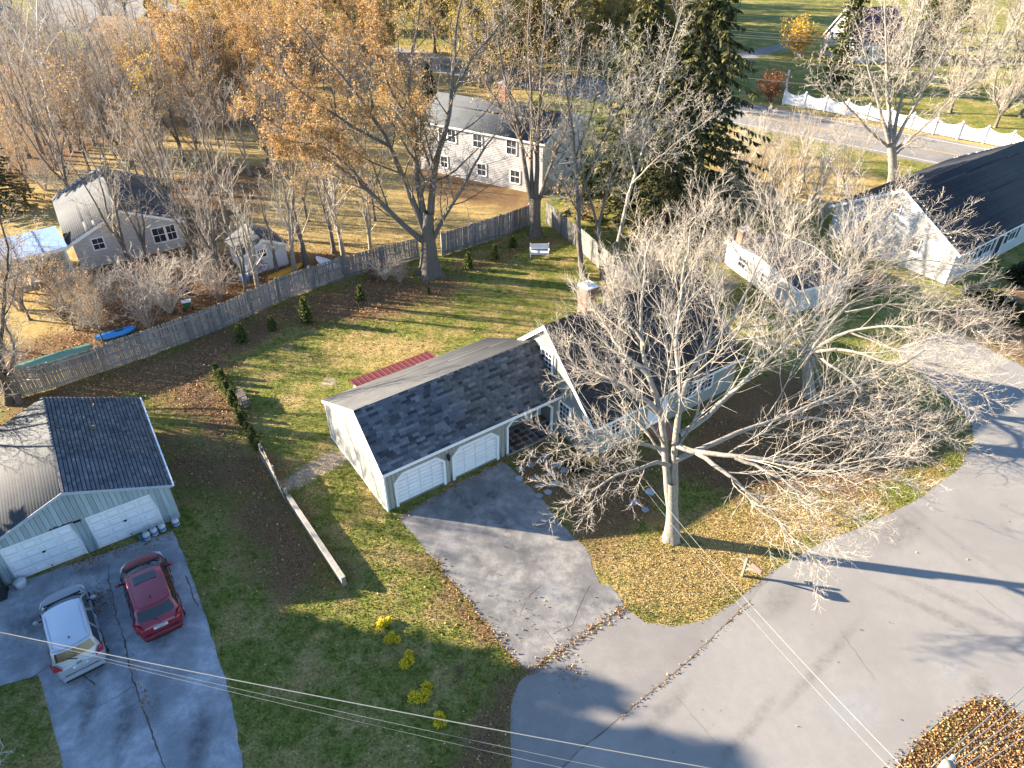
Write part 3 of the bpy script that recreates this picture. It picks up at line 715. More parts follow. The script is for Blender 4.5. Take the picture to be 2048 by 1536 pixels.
lr2 = MB(); slab(lr2, (-LW - .15, -.12, LHE - .02), (-LW / 2 - .003, -.12, LHR), (-LW / 2 - .003, LD + .1, LHR), (-LW - .15, LD + .1, LHE - .02), .07); lr2 = lr2.build('roof', m_under, lg)
ls = math.hypot(LW / 2 + .15, LHR - LHE + .02)
shingles(lr1, (.17, -.14, LHE - .035), (0, 1, 0), (-(LW / 2 + .15), 0, LHR - LHE + .02), LD + .26, ls + .03, m_sh_left, LM, exp=.165, tw=.24, t=.03, pool=pool, lap=.74, wch=(.9, 1, 1.1))  # short tabs bare the dark underlay, which stands in for shadow lines between courses
shingles(lr2, (-LW - .17, LD + .12, LHE - .035), (0, -1, 0), (LW / 2 + .15, 0, LHR - LHE + .02), LD + .26, ls + .03, m_sh_grey, LM, exp=.14, tw=60, t=.0015)
single_tabs(pool, LM, 300)
m_trimb = M('blue_white_trim', (.42, .47, .52), (.34, .38, .43), 4, .6)
for s in (1, -1):
    xa = -LW / 2 + s * (LW / 2 + .15)
    MB().prism([(-LW / 2, -.16, LHR + .01), (xa, -.16, LHE - .01), (xa, -.16, LHE - .14), (-LW / 2, -.16, LHR - .13)], (0, .035, 0)).build('rake_board', m_trimb, lg)
MB().box(.16, .26, -.16, LD + .1, LHE - .1, LHE - .0).build('gutter', m_white, lg)

# ---------------------------------------------------------------- other houses
def gable_house(name, label, o, rz, L, D, he, hr, wm, rm, wins=(), ov=.3, exp=.2, chim=None, door=None, shut=None, lap=True, cat='house', tabs=True, base=None):
    """ridge along local x, long front at y=0 facing -y"""
    h = thing(name, o, rz, label, cat)
    w = MB().prism([(0, 0, 0), (0, D, 0), (0, D, he), (0, D / 2, hr - .06), (0, 0, he)], (L, 0, 0)).build('wall', wm, h)
    sp = (hr - he) / (D / 2)
    def pr(z):
        if z > hr - .3: return None
        if z < he: return (0, D)
        s = (z - he) / sp; return (s, D - s)
    if lap:
        clapboards(w, 0, D, .1, pr, wm, rotz(0, D, 0, -math.pi / 2), .16)
        clapboards(w, 0, L, .1, lambda z: (0, L) if z < he - .15 else None, wm, rotz(0, 0, 0, 0), .16)
        clapboards(w, 0, D, .1, pr, wm, rotz(L, 0, 0, math.pi / 2), .16)
    ez = he - ov * sp; Ls = math.hypot(D / 2 + ov, hr - ez)
    for s in (0, 1):
        mb = MB()
        if s == 0: slab(mb, (-ov, -ov, ez), (L + ov, -ov, ez), (L + ov, D / 2, hr), (-ov, D / 2, hr), .12)
        else: slab(mb, (-ov, D / 2 + .003, hr), (L + ov, D / 2 + .003, hr), (L + ov, D + ov, ez), (-ov, D + ov, ez), .12)
        r = mb.build('roof', m_under if tabs else rm, h)
        if tabs:
            if s == 0: shingles(r, (-ov - .01, -ov - .02, ez - .012), (1, 0, 0), (0, D / 2 + ov, hr - ez), L + 2 * ov + .02, Ls + .02, rm, None, exp=exp, tw=60, t=.012)
            else: shingles(r, (L + ov + .01, D + ov + .02, ez - .012), (-1, 0, 0), (0, -(D / 2 + ov), hr - ez), L + 2 * ov + .02, Ls + .02, rm, None, exp=exp, tw=60, t=.012)
    for xx in (-ov - .03, L + ov):
        for ya, za, yb, zb in ((-ov, ez, D / 2, hr), (D / 2, hr, D + ov, ez)):
            MB().prism([(xx, ya, za - .2), (xx, ya, za + .01), (xx, yb, zb + .01), (xx, yb, zb - .2)], (.03, 0, 0)).build('rake_board', m_white, h)
    MB().box(-ov, L + ov, -ov - .04, -ov, ez - .15, ez).build('gutter', m_white, h)
    for side, a, z, ww, hh in wins:
        c = {'f': ((a, -.03, z), 0), 'b': ((a, D + .03, z), math.pi), 'l': ((-.03, D - a, z), -math.pi / 2), 'r': ((L + .03, a, z), math.pi / 2)}[side]
        window(h, ww, hh, 2, 2, *c, shutters=shut if side == 'f' else None)
    if door:
        side, a = door; c = {'f': ((a, -.04, 1.05), 0), 'l': ((-.04, D - a, 1.05), -math.pi / 2)}[side]
        d = MB().box(-.45, .45, -.03, .03, -1.05, 1.05).build('door', m_dark, h, loc=c[0], rot=(0, 0, c[1]))
        MB().box(-.57, -.45, -.05, .03, -1.05, 1.17).box(.45, .57, -.05, .03, -1.05, 1.17).box(-.45, .45, -.05, .03, 1.05, 1.17).build('door_frame', m_white, d)
    if chim:
        x, y, ht = chim; c = MB().box(x - .35, x + .35, y - .3, y + .3, he, ht).build('chimney', m_brick, h)
        MB().box(x - .42, x + .42, y - .37, y + .37, ht, ht + .1).build('chimney_cap', m_conc, c)
    return h
m_wsid = M('white_siding', (.6, .61, .63), (.52, .53, .56), 2, .6, .05, dirt=(.9, (.36, .37, .37), .58, .4))
m_shut = M('green_shutter', (.03, .06, .065), (.025, .045, .05), 6, .6)
# raised ranch behind the corner of the fence
a, b2 = G(843, 338), G(1072, 388); rz = math.atan2(b2[1] - a[1], b2[0] - a[0]); Lr = float(np.linalg.norm((b2 - a)[:2]))
gable_house('raised_ranch', 'white two storey raised ranch with pale grey roof behind the corner of the fence', tuple(a), rz, Lr + .6, 8.0, 4.75, 6.1, m_wsid, m_sh_grey,
    wins=[('f', .22 * Lr, 3.75, .8, 1.1), ('f', .30 * Lr, 3.75, .8, 1.1), ('f', .52 * Lr, 3.75, .85, 1.1), ('f', .80 * Lr, 3.75, .95, 1.2), ('f', .22 * Lr, 1.2, .7, 1.0), ('f', .55 * Lr, 1.2, .85, 1.0), ('f', .83 * Lr, 1.2, .9, 1.1), ('r', 3, 3.9, .9, 1.1), ('r', 5.5, 3.9, .9, 1.1)], chim=(.52 * Lr, 4.6, 7.6))
# right neighbour: gable faces the cape, navy roof
q0 = G(1890, 568); rzr = .62
gable_house('white_ranch', 'white ranch house with navy shingle roof and dark green shutters', tuple(q0), rzr, 17, 9.6, 2.7, 5.5, m_wsid, m_sh_navy, ov=.35, exp=.16,
    wins=[('f', 2.2, 1.75, .9, 1.15), ('f', 4.6, 1.75, 1.0, 1.25), ('f', 8.3, 1.75, 1.0, 1.25), ('f', 12, 1.75, 1.2, 1.3), ('l', 2.6, 1.75, .9, 1.2), ('l', 6.6, 1.9, .8, .9), ('l', 4.5, 3.9, .7, .7)], shut=m_shut, door=('f', 6.4))
a = G(1582, 626); b2 = G(1448, 526); wd = float(np.linalg.norm((b2 - a)[:2])); wrz = math.atan2((b2 - a)[1], (b2 - a)[0]) - math.pi / 2
gable_house('side_garage', 'low white outbuilding with brick chimney between the cape and the white ranch', tuple(a), wrz, 4.2, wd, 1.8, 2.3, m_wsid, M('slate_roof', (.05, .052, .06), (.035, .037, .045), 3, .8), ov=.15, chim=(.6, wd - .8, 2.9), tabs=False, wins=[('l', 2.0, 1.0, .8, .7), ('l', 4.6, 1.0, .8, .7)], cat='outbuilding')
# left neighbour: white gable end towards the fence, blue-grey roof
a = G(165, 540); b2 = G(372, 492); rzl = math.atan2(b2[1] - a[1], b2[0] - a[0]); Dl = float(np.linalg.norm((b2 - a)[:2]))
# gable end spans a->b, ridge runs away from the camera: house local x axis points backwards
hx = rzl + math.pi / 2
gable_house('white_gable_house', 'white house with square gable window and blue grey roof behind the kayaks', (b2[0], b2[1], 0), hx, 9.5, Dl, 2.3, 3.9, m_wsid, m_sh_grey, ov=.35, exp=.16,
    wins=[('l', .22 * Dl, 1.7, .7, .8), ('l', .78 * Dl, 1.35, .8, 1.1), ('l', .90 * Dl, 1.35, .6, 1.1)])
# covered patio with pale blue metal roof
m_pblue = M('pale_blue_metal', (.34, .48, .7), (.3, .43, .63), 3, .35, spec=.5)
m_seam = M('blue_seam', (.04, .1, .3), (.05, .12, .34), 3, .5)
pa = G(30, 585); por = thing('covered_patio', tuple(pa), rzl + .1, 'open patio with pale blue metal roof on white posts beside the white gable house', 'patio')
rr = MB(); slab(rr, (-.6, -.2, 2.35), (4.1, -.2, 2.35), (4.1, 3.0, 2.75), (-.6, 3.0, 2.75), .08); rr = rr.build('roof', m_pblue, por)
for x in (.95, 2.5): MB().prism([(x, -.2, 2.354), (x + .09, -.2, 2.354), (x + .09, 3.0, 2.754), (x, 3.0, 2.754)], (0, 0, .03)).build('roof_seam', m_seam, rr)
for x in (.0, 1.2, 2.5, 3.8): MB().box(x, x + .14, 0, .14, 0, 2.28).build('post', m_white, por)
MB().box(-.6, 4.1, -.22, -.16, 2.1, 2.33).build('fascia', m_white, por)
MB().box(-.4, 4.0, .1, 2.9, 0, .25).build('deck', m_conc, por)
MB().box(-.5, 4.0, 2.9, 3.0, 0, 2.6).build('back_wall', m_teal, por)
# garden shed with square window and bicycle
a = G(497, 553); b2 = G(578, 528); rzs = math.atan2(b2[1] - a[1], b2[0] - a[0]); Ds = float(np.linalg.norm((b2 - a)[:2]))
gable_house('garden_shed', 'small white garden shed with square window beside the yellow boat', (b2[0], b2[1], 0), rzs + math.pi / 2, 3.0, Ds, 1.75, 2.5, m_wsid, m_sh_grey, ov=.15, exp=.2, wins=[('l', .42 * Ds, 1.45, .6, .55)], lap=False, cat='shed')
# distant houses top left and top right
m_grey = M('grey_siding', (.36, .38, .39), (.3, .32, .33), 2, .7)
a = G(-40, 128); gable_house('grey_house', 'pale grey house with wide window at the end of the birch trunks', tuple(a + np.array([-14, 2, 0])), .12, 16, 8, 4.4, 6.4, m_grey, m_sh_grey, wins=[('f', 10, 3.0, 1.5, 1.3), ('f', 13.5, 3.0, 1.5, 1.3)], exp=.3)
m_brown = M('tan_shingle', (.26, .2, .14), (.2, .155, .11), 1.5, .9, .1)
a = G(180, 118); gable_house('tan_roof_house', 'low house with tan roof and brick chimney near the far road', tuple(a), -.25, 17, 8, 2.6, 5.0, m_grey, m_brown, chim=(10, 3.6, 6.6), tabs=False, wins=[('f', 4, 1.6, 1.2, 1.1), ('f', 12, 1.6, 1.2, 1.1)])
a = G(185, 138); gable_house('weathered_shed', 'weathered pale board shed in the thicket below the tan roofed house', tuple(a + np.array([0, -8, 0])), -.35, 7, 3.5, 2.0, 3.0, m_wsid, M('old_board_roof', (.42, .39, .34), (.33, .3, .26), 2, .9), tabs=False, lap=False, cat='shed')
m_pur = M('plum_roof', (.12, .05, .09), (.09, .04, .07), 2, .8)
a = G(1700, 128); gable_house('plum_roof_house', 'white house with steep plum coloured roof behind the white fence', tuple(a), .25, 8, 7, 2.6, 6.5, m_wsid, m_pur, tabs=False, wins=[('f', 2, 1.7, 1, 1.3), ('f', 5, 1.7, 1, 1.3), ('f', 6.5, 1.7, 1, 1.3)])
# ================================================================ fences
m_fence = M('weathered_fence_wood', (.27, .255, .235), (.17, .165, .16), 3, .9, .3, var=.32, stretch=(4, 4, .6))
m_fence2 = M('pale_fence_wood', (.22, .21, .19), (.15, .145, .135), 3, .9, .3, var=.2, stretch=(4, 4, .6))
m_timber = M('grey_timber', (.3, .27, .23), (.2, .18, .15), 5, .9, .3, var=.15)
m_vinyl = M('white_vinyl', (.72, .73, .75), (.66, .67, .7), 2, .45)
def picket_mesh(name, w, h, t, mat, point=True):
    pts = [(-w / 2, 0, 0), (w / 2, 0, 0), (w / 2, 0, h - (w * .6 if point else 0))] + ([(0, 0, h)] if point else []) + [(-w / 2, 0, h - (w * .6 if point else 0))]
    return MB().prism(pts, (0, t, 0)).mesh(name, mat)
FENCE = []
def wood_fence(path, label, mat, hgt=1.75, sp=.098, pan=2.45, keep=300, side=1, lean=.04, group=None, solid=False, hvar=.05):
    P = np.array(path); f = thing('wooden_fence', (P[0][0], P[0][1], 0), 0, label, 'fence', group); o = P[0]
    pm = [picket_mesh('picket', sp * (.98 if solid else .8), hgt, .018, mat) for _ in range(3)]
    posts = [P[0]]
    for i in range(len(P) - 1):
        d = P[i + 1] - P[i]; n = max(1, round(np.linalg.norm(d) / pan))
        for k in range(1, n + 1): posts.append(P[i] + d * k / n)
    allp = []
    for i in range(len(posts) - 1):
        a, b = posts[i] - o, posts[i + 1] - o; d = b - a; L = np.linalg.norm(d); d = d / L; ang = math.atan2(d[1], d[0]); nrm = np.array([d[1], -d[0]]) * side
        tilt = random.uniform(-lean, lean); dz = random.uniform(-hvar, hvar)
        for z in (.28, .95, 1.5):
            z = z * hgt / 1.75 + dz; q = nrm * .03; mb = MB(); mb.bar((a[0] + q[0] + d[0] * .03, a[1] + q[1] + d[1] * .03, z), (b[0] + q[0] - d[0] * .03, b[1] + q[1] - d[1] * .03, z + random.uniform(-.03, .03)), .04, .085)
            mb.build('rail', mat, f)
        for s in np.arange(sp / 2, L, sp):
            p = a + d * s; allp.append((p, ang, tilt, dz + random.uniform(-.025, .025)))
    for p in posts:
        q = p - o; d = np.array([0, 0]); MB().box(-.06, .06, -.06, .06, 0, hgt + random.uniform(-.02, .1)).build('post', mat, f, loc=(q[0], q[1], 0), rot=(random.uniform(-.03, .03), random.uniform(-.03, .03), random.uniform(0, 1)))
    allp.sort(key=lambda t: np.hypot(*(t[0] + o)))
    V = []; Fc = []
    for k, (p, ang, tilt, dz) in enumerate(allp):
        rot = (tilt + random.uniform(-.015, .015), random.uniform(-.02, .02), ang)
        if k < keep: link('picket', random.choice(pm), f, (p[0], p[1], max(dz, -.03)), rot)
        else:
            Mx = Matrix.Translation((p[0], p[1], dz)) @ Matrix.Rotation(ang, 4, 'Z') @ Matrix.Rotation(tilt, 4, 'X'); n = len(V); w = sp * .4
            for x, z in ((-w, 0), (w, 0), (w, hgt - w), (0, hgt), (-w, hgt - w)):
                V.append(tuple(Mx @ Vector((x, 0, z)))); 
            for x, z in ((-w, 0), (w, 0), (w, hgt - w), (0, hgt), (-w, hgt - w)): V.append(tuple(Mx @ Vector((x, .018, z))))
            Fc.append(tuple(n + i for i in range(5))); Fc.append(tuple(n + 9 - i for i in range(5)))
    if V:
        q = link('picket_rows', np_mesh('picket_rows', V, [Fc], mat), f); q['kind'] = 'stuff'
    return f
wood_fence(pix([(18, 802), (115, 775), (300, 712), (450, 655), (560, 603), (690, 556), (838, 518)]), 'weathered grey picket fence along the back of the yard', m_fence)
wood_fence(pix([(885, 512), (1000, 475), (1058, 452)]), 'dark weathered board fence between the big maple and the corner tree', m_fence, hgt=1.9, solid=True)
wood_fence(pix([(1092, 446), (1150, 492), (1182, 522), (1250, 580), (1300, 618)]), 'pale sunlit board fence running from the corner tree behind the chimney', m_fence2, hgt=1.8, solid=True, side=-1)
# low tilted boards and long timber beside the dirt path
pa, pb, pc = pix([(522, 915), (575, 1008)]), None, pix([(580, 1006), (690, 1172)])
d = pa[1] - pa[0]; bf = thing('low_board_fence', (pa[0][0], pa[0][1], 0), math.atan2(d[1], d[0]), 'short leaning weathered board fence at the end of the small hedge', 'fence')
Lb = float(np.linalg.norm(d)); n = 11
for k in range(n):
    MB().box(0, Lb / n * .92, -.012, .012, 0, .85 + random.uniform(-.04, .04) - .25 * abs(k / n - .5)).build('board', m_timber, bf, loc=(Lb * k / n, 0, .0), rot=(-.25 + .4 * k / n, random.uniform(-.02, .02), 0))
for x in (.05, Lb * .5, Lb - .1): MB().box(x, x + .1, .03, .13, 0, .95).build('post', m_timber, bf)
MB().box(0, Lb, .02, .06, .55, .63).build('rail', m_timber, bf)
d = pc[1] - pc[0]; Lb = float(np.linalg.norm(d)); tw = thing('timber_wall', (pc[0][0], pc[0][1], 0), math.atan2(d[1], d[0]), 'long low timber wall with pale flat cap beside the garage lawn', 'wall')
for r in range(3):
    x = 0; 
    while x < Lb - .1:
        e = min(Lb, x + random.uniform(1.8, 2.4)); MB().box(x + .004, e - .004, -.09, .09, r * .17, r * .17 + .165).build('timber', m_timber, tw); x = e
x = 0; m_gcap = M('pale_cap_wood', (.34, .32, .29), (.26, .245, .22), 4, .9, .2)
while x < Lb - .05:
    e = min(Lb, x + 1.8); MB().box(x + .005, e - .005, -.1, .1, .515, .55).build('cap_board', m_gcap, tw); x = e
# white vinyl fence along the through road
WF = smooth_line(pix([(1565, 210), (1640, 222), (1760, 246), (1880, 272), (1990, 292), (2110, 322), (2250, 358)]), 12)
dist = np.concatenate([[0], np.cumsum(np.linalg.norm(np.diff(WF, axis=0), axis=1))])
def wf_at(s): return np.array([np.interp(s, dist, WF[:, 0]), np.interp(s, dist, WF[:, 1])])
vf = thing('vinyl_fence', (WF[0][0], WF[0][1], 0), 0, 'white vinyl fence with scalloped panels along the through road', 'fence')
post_me = MB().box(-.09, .09, -.09, .09, 0, 1.75).lathe([(.13, 1.75), (.13, 1.79), (.01, 1.9)], 4).mesh('post', m_vinyl)
npan = int(dist[-1] / 2.4)
slat_me = {}
for i in range(npan + 1):
    p = wf_at(i * 2.4) - WF[0]; link('post', post_me, vf, (p[0], p[1], 0))
    if i == npan: break
    q = wf_at((i + 1) * 2.4) - WF[0]; d = (q - p); L = np.linalg.norm(d); d /= L; ang = math.atan2(d[1], d[0])
    mb = MB(); 
    for z0, z1 in ((.12, .24), (1.1, 1.2)): MB().box(.09, L - .09, -.025, .025, z0, z1).build('rail', m_vinyl, vf, loc=(p[0], p[1], 0), rot=(0, 0, ang))
    for k in range(12):
        x = .12 + (L - .24) * (k + .5) / 12; h = 1.3 + .28 * (2 * k / 11 - 1) ** 2; h = round(h, 2)
        if h not in slat_me: slat_me[h] = MB().box(-.088, .088, -.012, .012, .14, h).mesh('slat', m_vinyl)
        link('slat', slat_me[h], vf, (p[0] + d[0] * x, p[1] + d[1] * x, 0), (0, 0, ang))
g0, g1 = pix([(1570, 208), (1572, 172)])
vg = thing('vinyl_gate_return', (g0[0], g0[1], 0), math.atan2(g1[1] - g0[1], g1[0] - g0[0]), 'short curved white fence wing at the end of the vinyl fence', 'fence')
Lg = float(np.linalg.norm(g1 - g0))
for k in range(24): x = .2 + Lg * k / 24; MB().box(x, x + .2, -.012, .012, .1, 1.0 + .35 * abs(k / 12 - 1)).build('slat', m_vinyl, vg)
MB().box(Lg, Lg + .25, -.12, .12, 0, 1.9).build('post', m_vinyl, vg); MB().box(.1, Lg, .015, .05, .5, .6).build('rail', m_vinyl, vg)

# ================================================================ cars
def car(name, label, o, rz, L, W, H, paint, roofmat, spec):
    """front towards +y, centred on the wheelbase"""
    c = thing(name, o, rz, label, 'car'); h = W / 2; f, r = L / 2, -L / 2
    belt, cl = spec['belt'], .2
    # body loft: stations along y with half width, deck height, sill height
    st = [(r, .78 * h, .62, .36), (r + .06, .88 * h, belt - .02, .3), (r + .3, .95 * h, belt + .04, .24), (r + .9, .995 * h, belt + .03, cl), (0, h, belt, cl), (f - 1.25, .99 * h, belt - .02, cl), (f - .75, .965 * h, belt - .07, .22), (f - .32, .88 * h, belt - .16, .24), (f - .1, .72 * h, belt - .27, .28), (f, .5 * h, .5, .36)]
    V = []; F = []
    for y, w, zt, zb in st:
        zm = zb + (zt - zb) * .62
        row = [(-w * .9, zb), (-w, zb + .12), (-w * 1.0, zm), (-w * .93, zt - .05), (-w * .8, zt), (-w * .4, zt + .035), (0, zt + .05), (w * .4, zt + .035), (w * .8, zt), (w * .93, zt - .05), (w * 1.0, zm), (w, zb + .12), (w * .9, zb)]
        V += [(x, y, z) for x, z in row]
    n = 13
    for i in range(len(st) - 1):
        for k in range(n - 1): a = i * n + k; F.append((a, a + 1, a + n + 1, a + n))
        F.append((i * n + n - 1, i * n, (i + 1) * n, (i + 1) * n + n - 1))
    F.append(tuple(range(n))[::-1]); F.append(tuple((len(st) - 1) * n + k for k in range(n)))
    mb = MB(); mb.v = V; mb.f = F; body = mb.build('body', paint, c, smooth=True, subsurf=2)
    # cabin: base ring and roof ring
    yb0, yb1, yr0, yr1 = r + spec['rb'], f - spec['wb'], r + spec['rr'], f - spec['wr']
    wb, wr = h * .93, h * spec.get('rw', .70)
    def ring(t):      # t: 0 base .. 1 roof
        z = belt - .02 + (H - belt + .0) * t; w = wb + (wr - wb) * t; ya, yb = yb0 + (yr0 - yb0) * t, yb1 + (yr1 - yb1) * t
        pts = []
        for x, bow in ((-1, 0), (-.55, .75), (0, 1), (.55, .75), (1, 0)): pts.append((x * w, yb + .16 * bow - .05, z))
        for yy in (.66, .33): pts.append((w * 1.03, ya + (yb - ya) * yy, z))
        for x, bow in ((1, 0), (.55, .75), (0, 1), (-.55, .75), (-1, 0)): pts.append((x * w, ya - .12 * bow + .04, z))
        for yy in (.33, .66): pts.append((-w * 1.03, ya + (yb - ya) * yy, z))
        return pts
    V = []; F = []; N = 14
    for t in (0, .5, .92, 1.0): V += ring(t) if t < 1 else [(x * .93, y * .97 + .03 * (yr0 + yr1) / 2, z + .02) for x, y, z in ring(1.0)]
    for i in range(3):
        for k in range(N): a = i * N + k; b = i * N + (k + 1) % N; F.append((a, b, b + N, a + N))
    F.append(tuple(3 * N + k for k in range(N)))
    mb = MB(); mb.v = V; mb.f = [q[::-1] for q in F]; cab = mb.build('cabin', paint, c, smooth=True, subsurf=0)
    # roof skin
    top = [(x * .95, y * .98 + .02 * (yr0 + yr1) / 2, z + .022) for x, y, z in ring(1.0)]
    cx = np.mean([p[1] for p in top]); mb = MB(); mb.v = [(p[0], p[1], p[2]) for p in top] + [(p[0] * .6, cx + (p[1] - cx) * .65, p[2] + .03) for p in top] + [(0, cx, H + .055)]
    for k in range(N): j = (k + 1) % N; mb.f += [(k, k + N, j + N, j), (k + N, 2 * N, j + N)]
    mb.f = [q[::-1] for q in mb.f]
    roof = mb.build('roof', roofmat, c, smooth=True)
    def panel(nm, idx, t0, t1, inset, mat, off=.012, parent=c):
        """glass between ring points idx, pushed out a little"""
        A = [np.array(ring(t0)[i]) for i in idx]; B = [np.array(ring(t1)[i]) for i in idx]; cen = np.array([0, (yb0 + yb1) / 2, 0])
        m = len(idx); A[0] = A[0] + (A[1] - A[0]) * inset; A[-1] = A[-1] + (A[-2] - A[-1]) * inset; B[0] = B[0] + (B[1] - B[0]) * inset; B[-1] = B[-1] + (B[-2] - B[-1]) * inset
        mb = MB(); rows = []
        for row in (A, B):
            for i, p in enumerate(row):
                e = (B[i] - A[i]); tg = row[min(i + 1, m - 1)] - row[max(i - 1, 0)]; nr = np.cross(tg, e); nr /= np.linalg.norm(nr)
                if nr @ (p - cen) < 0: nr = -nr
                mb.v.append(tuple(p + nr * off))
        for i in range(m - 1): mb.f.append((i, i + 1, m + i + 1, m + i))
        return mb.build(nm, mat, parent, smooth=True)
    panel('windshield', [0, 1, 2, 3, 4], .06, .9, .12, m_glass_car)
    panel('rear_window', [7, 8, 9, 10, 11], spec.get('rg', .3), .86, .3, m_glass_car)
    for s, idx in ((1, [4, 5]), (1, [5, 6]), (1, [6, 7]), (-1, [11, 12]), (-1, [12, 13]), (-1, [13, 0])):
        panel('side_window', idx, .1, .84, .08 if 5 in idx and 6 in idx else .1, m_glass_car)
    # lamps, plates, trim
    red = M(name + '_tail_lamp', (.35, .01, .015), (.25, .008, .01), 9, .2, spec=.6); lens = M(name + '_lens', (.6, .62, .65), (.5, .52, .55), 9, .15, spec=.6)
    for s in (-1, 1):
        tl = MB(); z0 = belt - .2
        tl.prism([(s * .62 * h, r + .06, z0 + .12), (s * .95 * h, r + .14, z0 + .14), (s * 1.0 * h, r + .42, belt + .1), (s * .86 * h, r + .24, belt + .12)], (0, -.06, .02)); tl.build('tail_lamp', red, c, smooth=False)
        MB().prism([(s * .55 * h, f - .3, belt - .22), (s * .86 * h, f - .48, belt - .2), (s * .93 * h, f - .85, belt - .1), (s * .8 * h, f - .62, belt - .1)], (0, .06, .03)).build('headlight', lens, c)
        ms = MB(); ms.lathe([(.02, -.07), (.09, -.05), (.11, .02), (.08, .08), (.02, .1)], 10); mm = ms.build('mirror', paint if spec.get('mir') is None else spec['mir'], c, smooth=True, loc=(s * (h + .12), yb1 - .55, belt + .02)); mm.scale = (1.1, .7, .9)
        MB().bar((s * (h - .1), yb1 - .55, belt - .02), (s * (h + .06), yb1 - .55, belt - .0), .05).build('mirror_arm', m_black, c)
        for y in (r + .82, f - .92):
            wz = .32; tyre = MB(); prof = [(.2, -.1), (.31, -.1), (.325, -.06), (.325, .06), (.31, .1), (.2, .1)]; tyre.lathe(prof, 20)
            t = tyre.build('wheel', m_black, c, smooth=True, loc=(s * (h - .1), y, wz), rot=(0, s * R(90), 0))
            rim = MB().lathe([(.2, .07), (.19, .105), (.06, .09), (.05, .11), (.01, .112)], 10); rim.build('rim', m_metal, t)
    MB().box(-.26, .26, r + .0, r + .03, belt - .22, belt - .1).build('plate', M(name + '_plate', (.62, .63, .62), (.55, .56, .56), 6, .5), c, rot=None)
    pm = MB()
    for k, ww in enumerate((.035, .035, .035, .05, .035, .035, .035)): x = .19 - k * .055; pm.box(x - ww / 2, x + ww / 2 - .008, r - .004, r + .001, belt - .19, belt - .13)
    pm.build('plate_lettering', M(name + '_ink', (.03, .04, .1), (.03, .04, .1), 4, .6), c)
    MB().box(-.8 * h, .8 * h, r - .05, r + .12, .32, .5).build('bumper', paint if spec.get('bump') is None else spec['bump'], c, bevel=.03)
    MB().box(-.1, .1, r + .005, r + .025, belt - .06, belt - .02).build('badge', m_metal, c)
    an = MB(); an.tube([(0, yr0 + .35, H + .04), (0, yr0 + .27, H + .1)], [.035, .012], 6); an.build('antenna', spec.get('ant', m_black), c)
    for s in (-1, 1): MB().bar((s * wr * .84, yr0 + .15, H + .022), (s * wr * .86, yr1 - .25, H + .022), .03, .02).build('roof_rail', spec.get('rail', paint), c)
    # seams, wiper, lower trim
    zt = belt + .0
    for s in (-1, 1):
        for y in (.1, -.95, 1.05): MB().box(s * (h * .992) - .012, s * (h * .992) + .012, y - .008, y + .008, .38, belt - .1).build('door_seam', m_black, c)
        for y in (-.25, .75): MB().box(s * (h + .002) - .02, s * (h + .002) + .02, y - .08, y + .08, belt - .16, belt - .13).build('door_handle', spec.get('rail', paint), c)
    MB().box(-.72 * h, .72 * h, r - .052, r + .0, .26, .36).build('rear_trim', m_black, c)
    MB().box(-.66 * h, .66 * h, r - .012, r + .02, .56, .575).build('hatch_seam', m_black, c)
    A = np.array(ring(.2)[9]); B = np.array(ring(.6)[9]); MB().bar((A[0], A[1] - .03, A[2] + .0), (B[0] - .3, B[1] - .045, B[2] - .1), .02).build('rear_wiper', m_black, c)
    MB().box(-.75 * h, .75 * h, yb1 + .02, yb1 + .1, belt + .018, belt + .045).build('cowl', m_black, c)
    return c, roof, H, yr0, yr1, wr
m_silver = M('silver_paint', (.33, .355, .4), (.31, .335, .375), 3, .3, metal=.2, spec=.5, coat=.6)
m_silver_roof = M('pale_silver_roof', (.47, .5, .55), (.45, .48, .52), 3, .25, metal=.3, spec=.5, coat=.7)
m_maroon = M('maroon_paint', (.23, .018, .032), (.2, .015, .028), 3, .25, metal=.25, spec=.5, coat=.8)
pa, pb = G(122, 1182, .6), G(160, 1325, .6)
def place_car(fr, re): d = fr - re; return tuple(((fr + re) / 2)[:2]) + (.012,), math.atan2(d[1], d[0]) - math.pi / 2, float(np.linalg.norm(d[:2]))
o, rz, l = place_car(G(120, 1175, .75), G(163, 1332, .75))
print('silver', o, rz, l)
car('parked_suv', 'silver grey compact SUV parked by the teal garage', o, rz, 4.3, 1.78, 1.58, m_silver, m_silver_roof, dict(belt=.98, rb=.16, rr=.42, wb=1.0, wr=1.8, rw=.76, rg=.34))
o, rz, l = place_car(G(279, 1112, .7), G(322, 1250, .7))
print('red', o, rz, l)
_, rf_, Hc, y0, y1, wr = car('parked_hatchback', 'dark red hatchback with sunroof parked beside the silver SUV', o, rz, 4.3, 1.8, 1.47, m_maroon, m_maroon, dict(belt=.95, rb=.16, rr=.66, wb=1.0, wr=1.85, rw=.74, mir=m_maroon))
MB().box(-.42, .42, y1 - .6, y1 - .18, Hc + .05, Hc + .062).build('sunroof', m_glass_car, rf_, bevel=.01)
o, rz, l = place_car(G(352, 80, .8), G(340, 82, .8))
m_navy = M('navy_paint', (.02, .03, .07), (.02, .03, .06), 3, .3, metal=.3, coat=.6)
car('dark_car', 'dark blue car parked near the far road behind the thicket', tuple(G(365, 86)), 1.2, 4.5, 1.8, 1.5, m_navy, m_navy, dict(belt=.95, rb=.2, rr=.7, wb=1.2, wr=1.95))

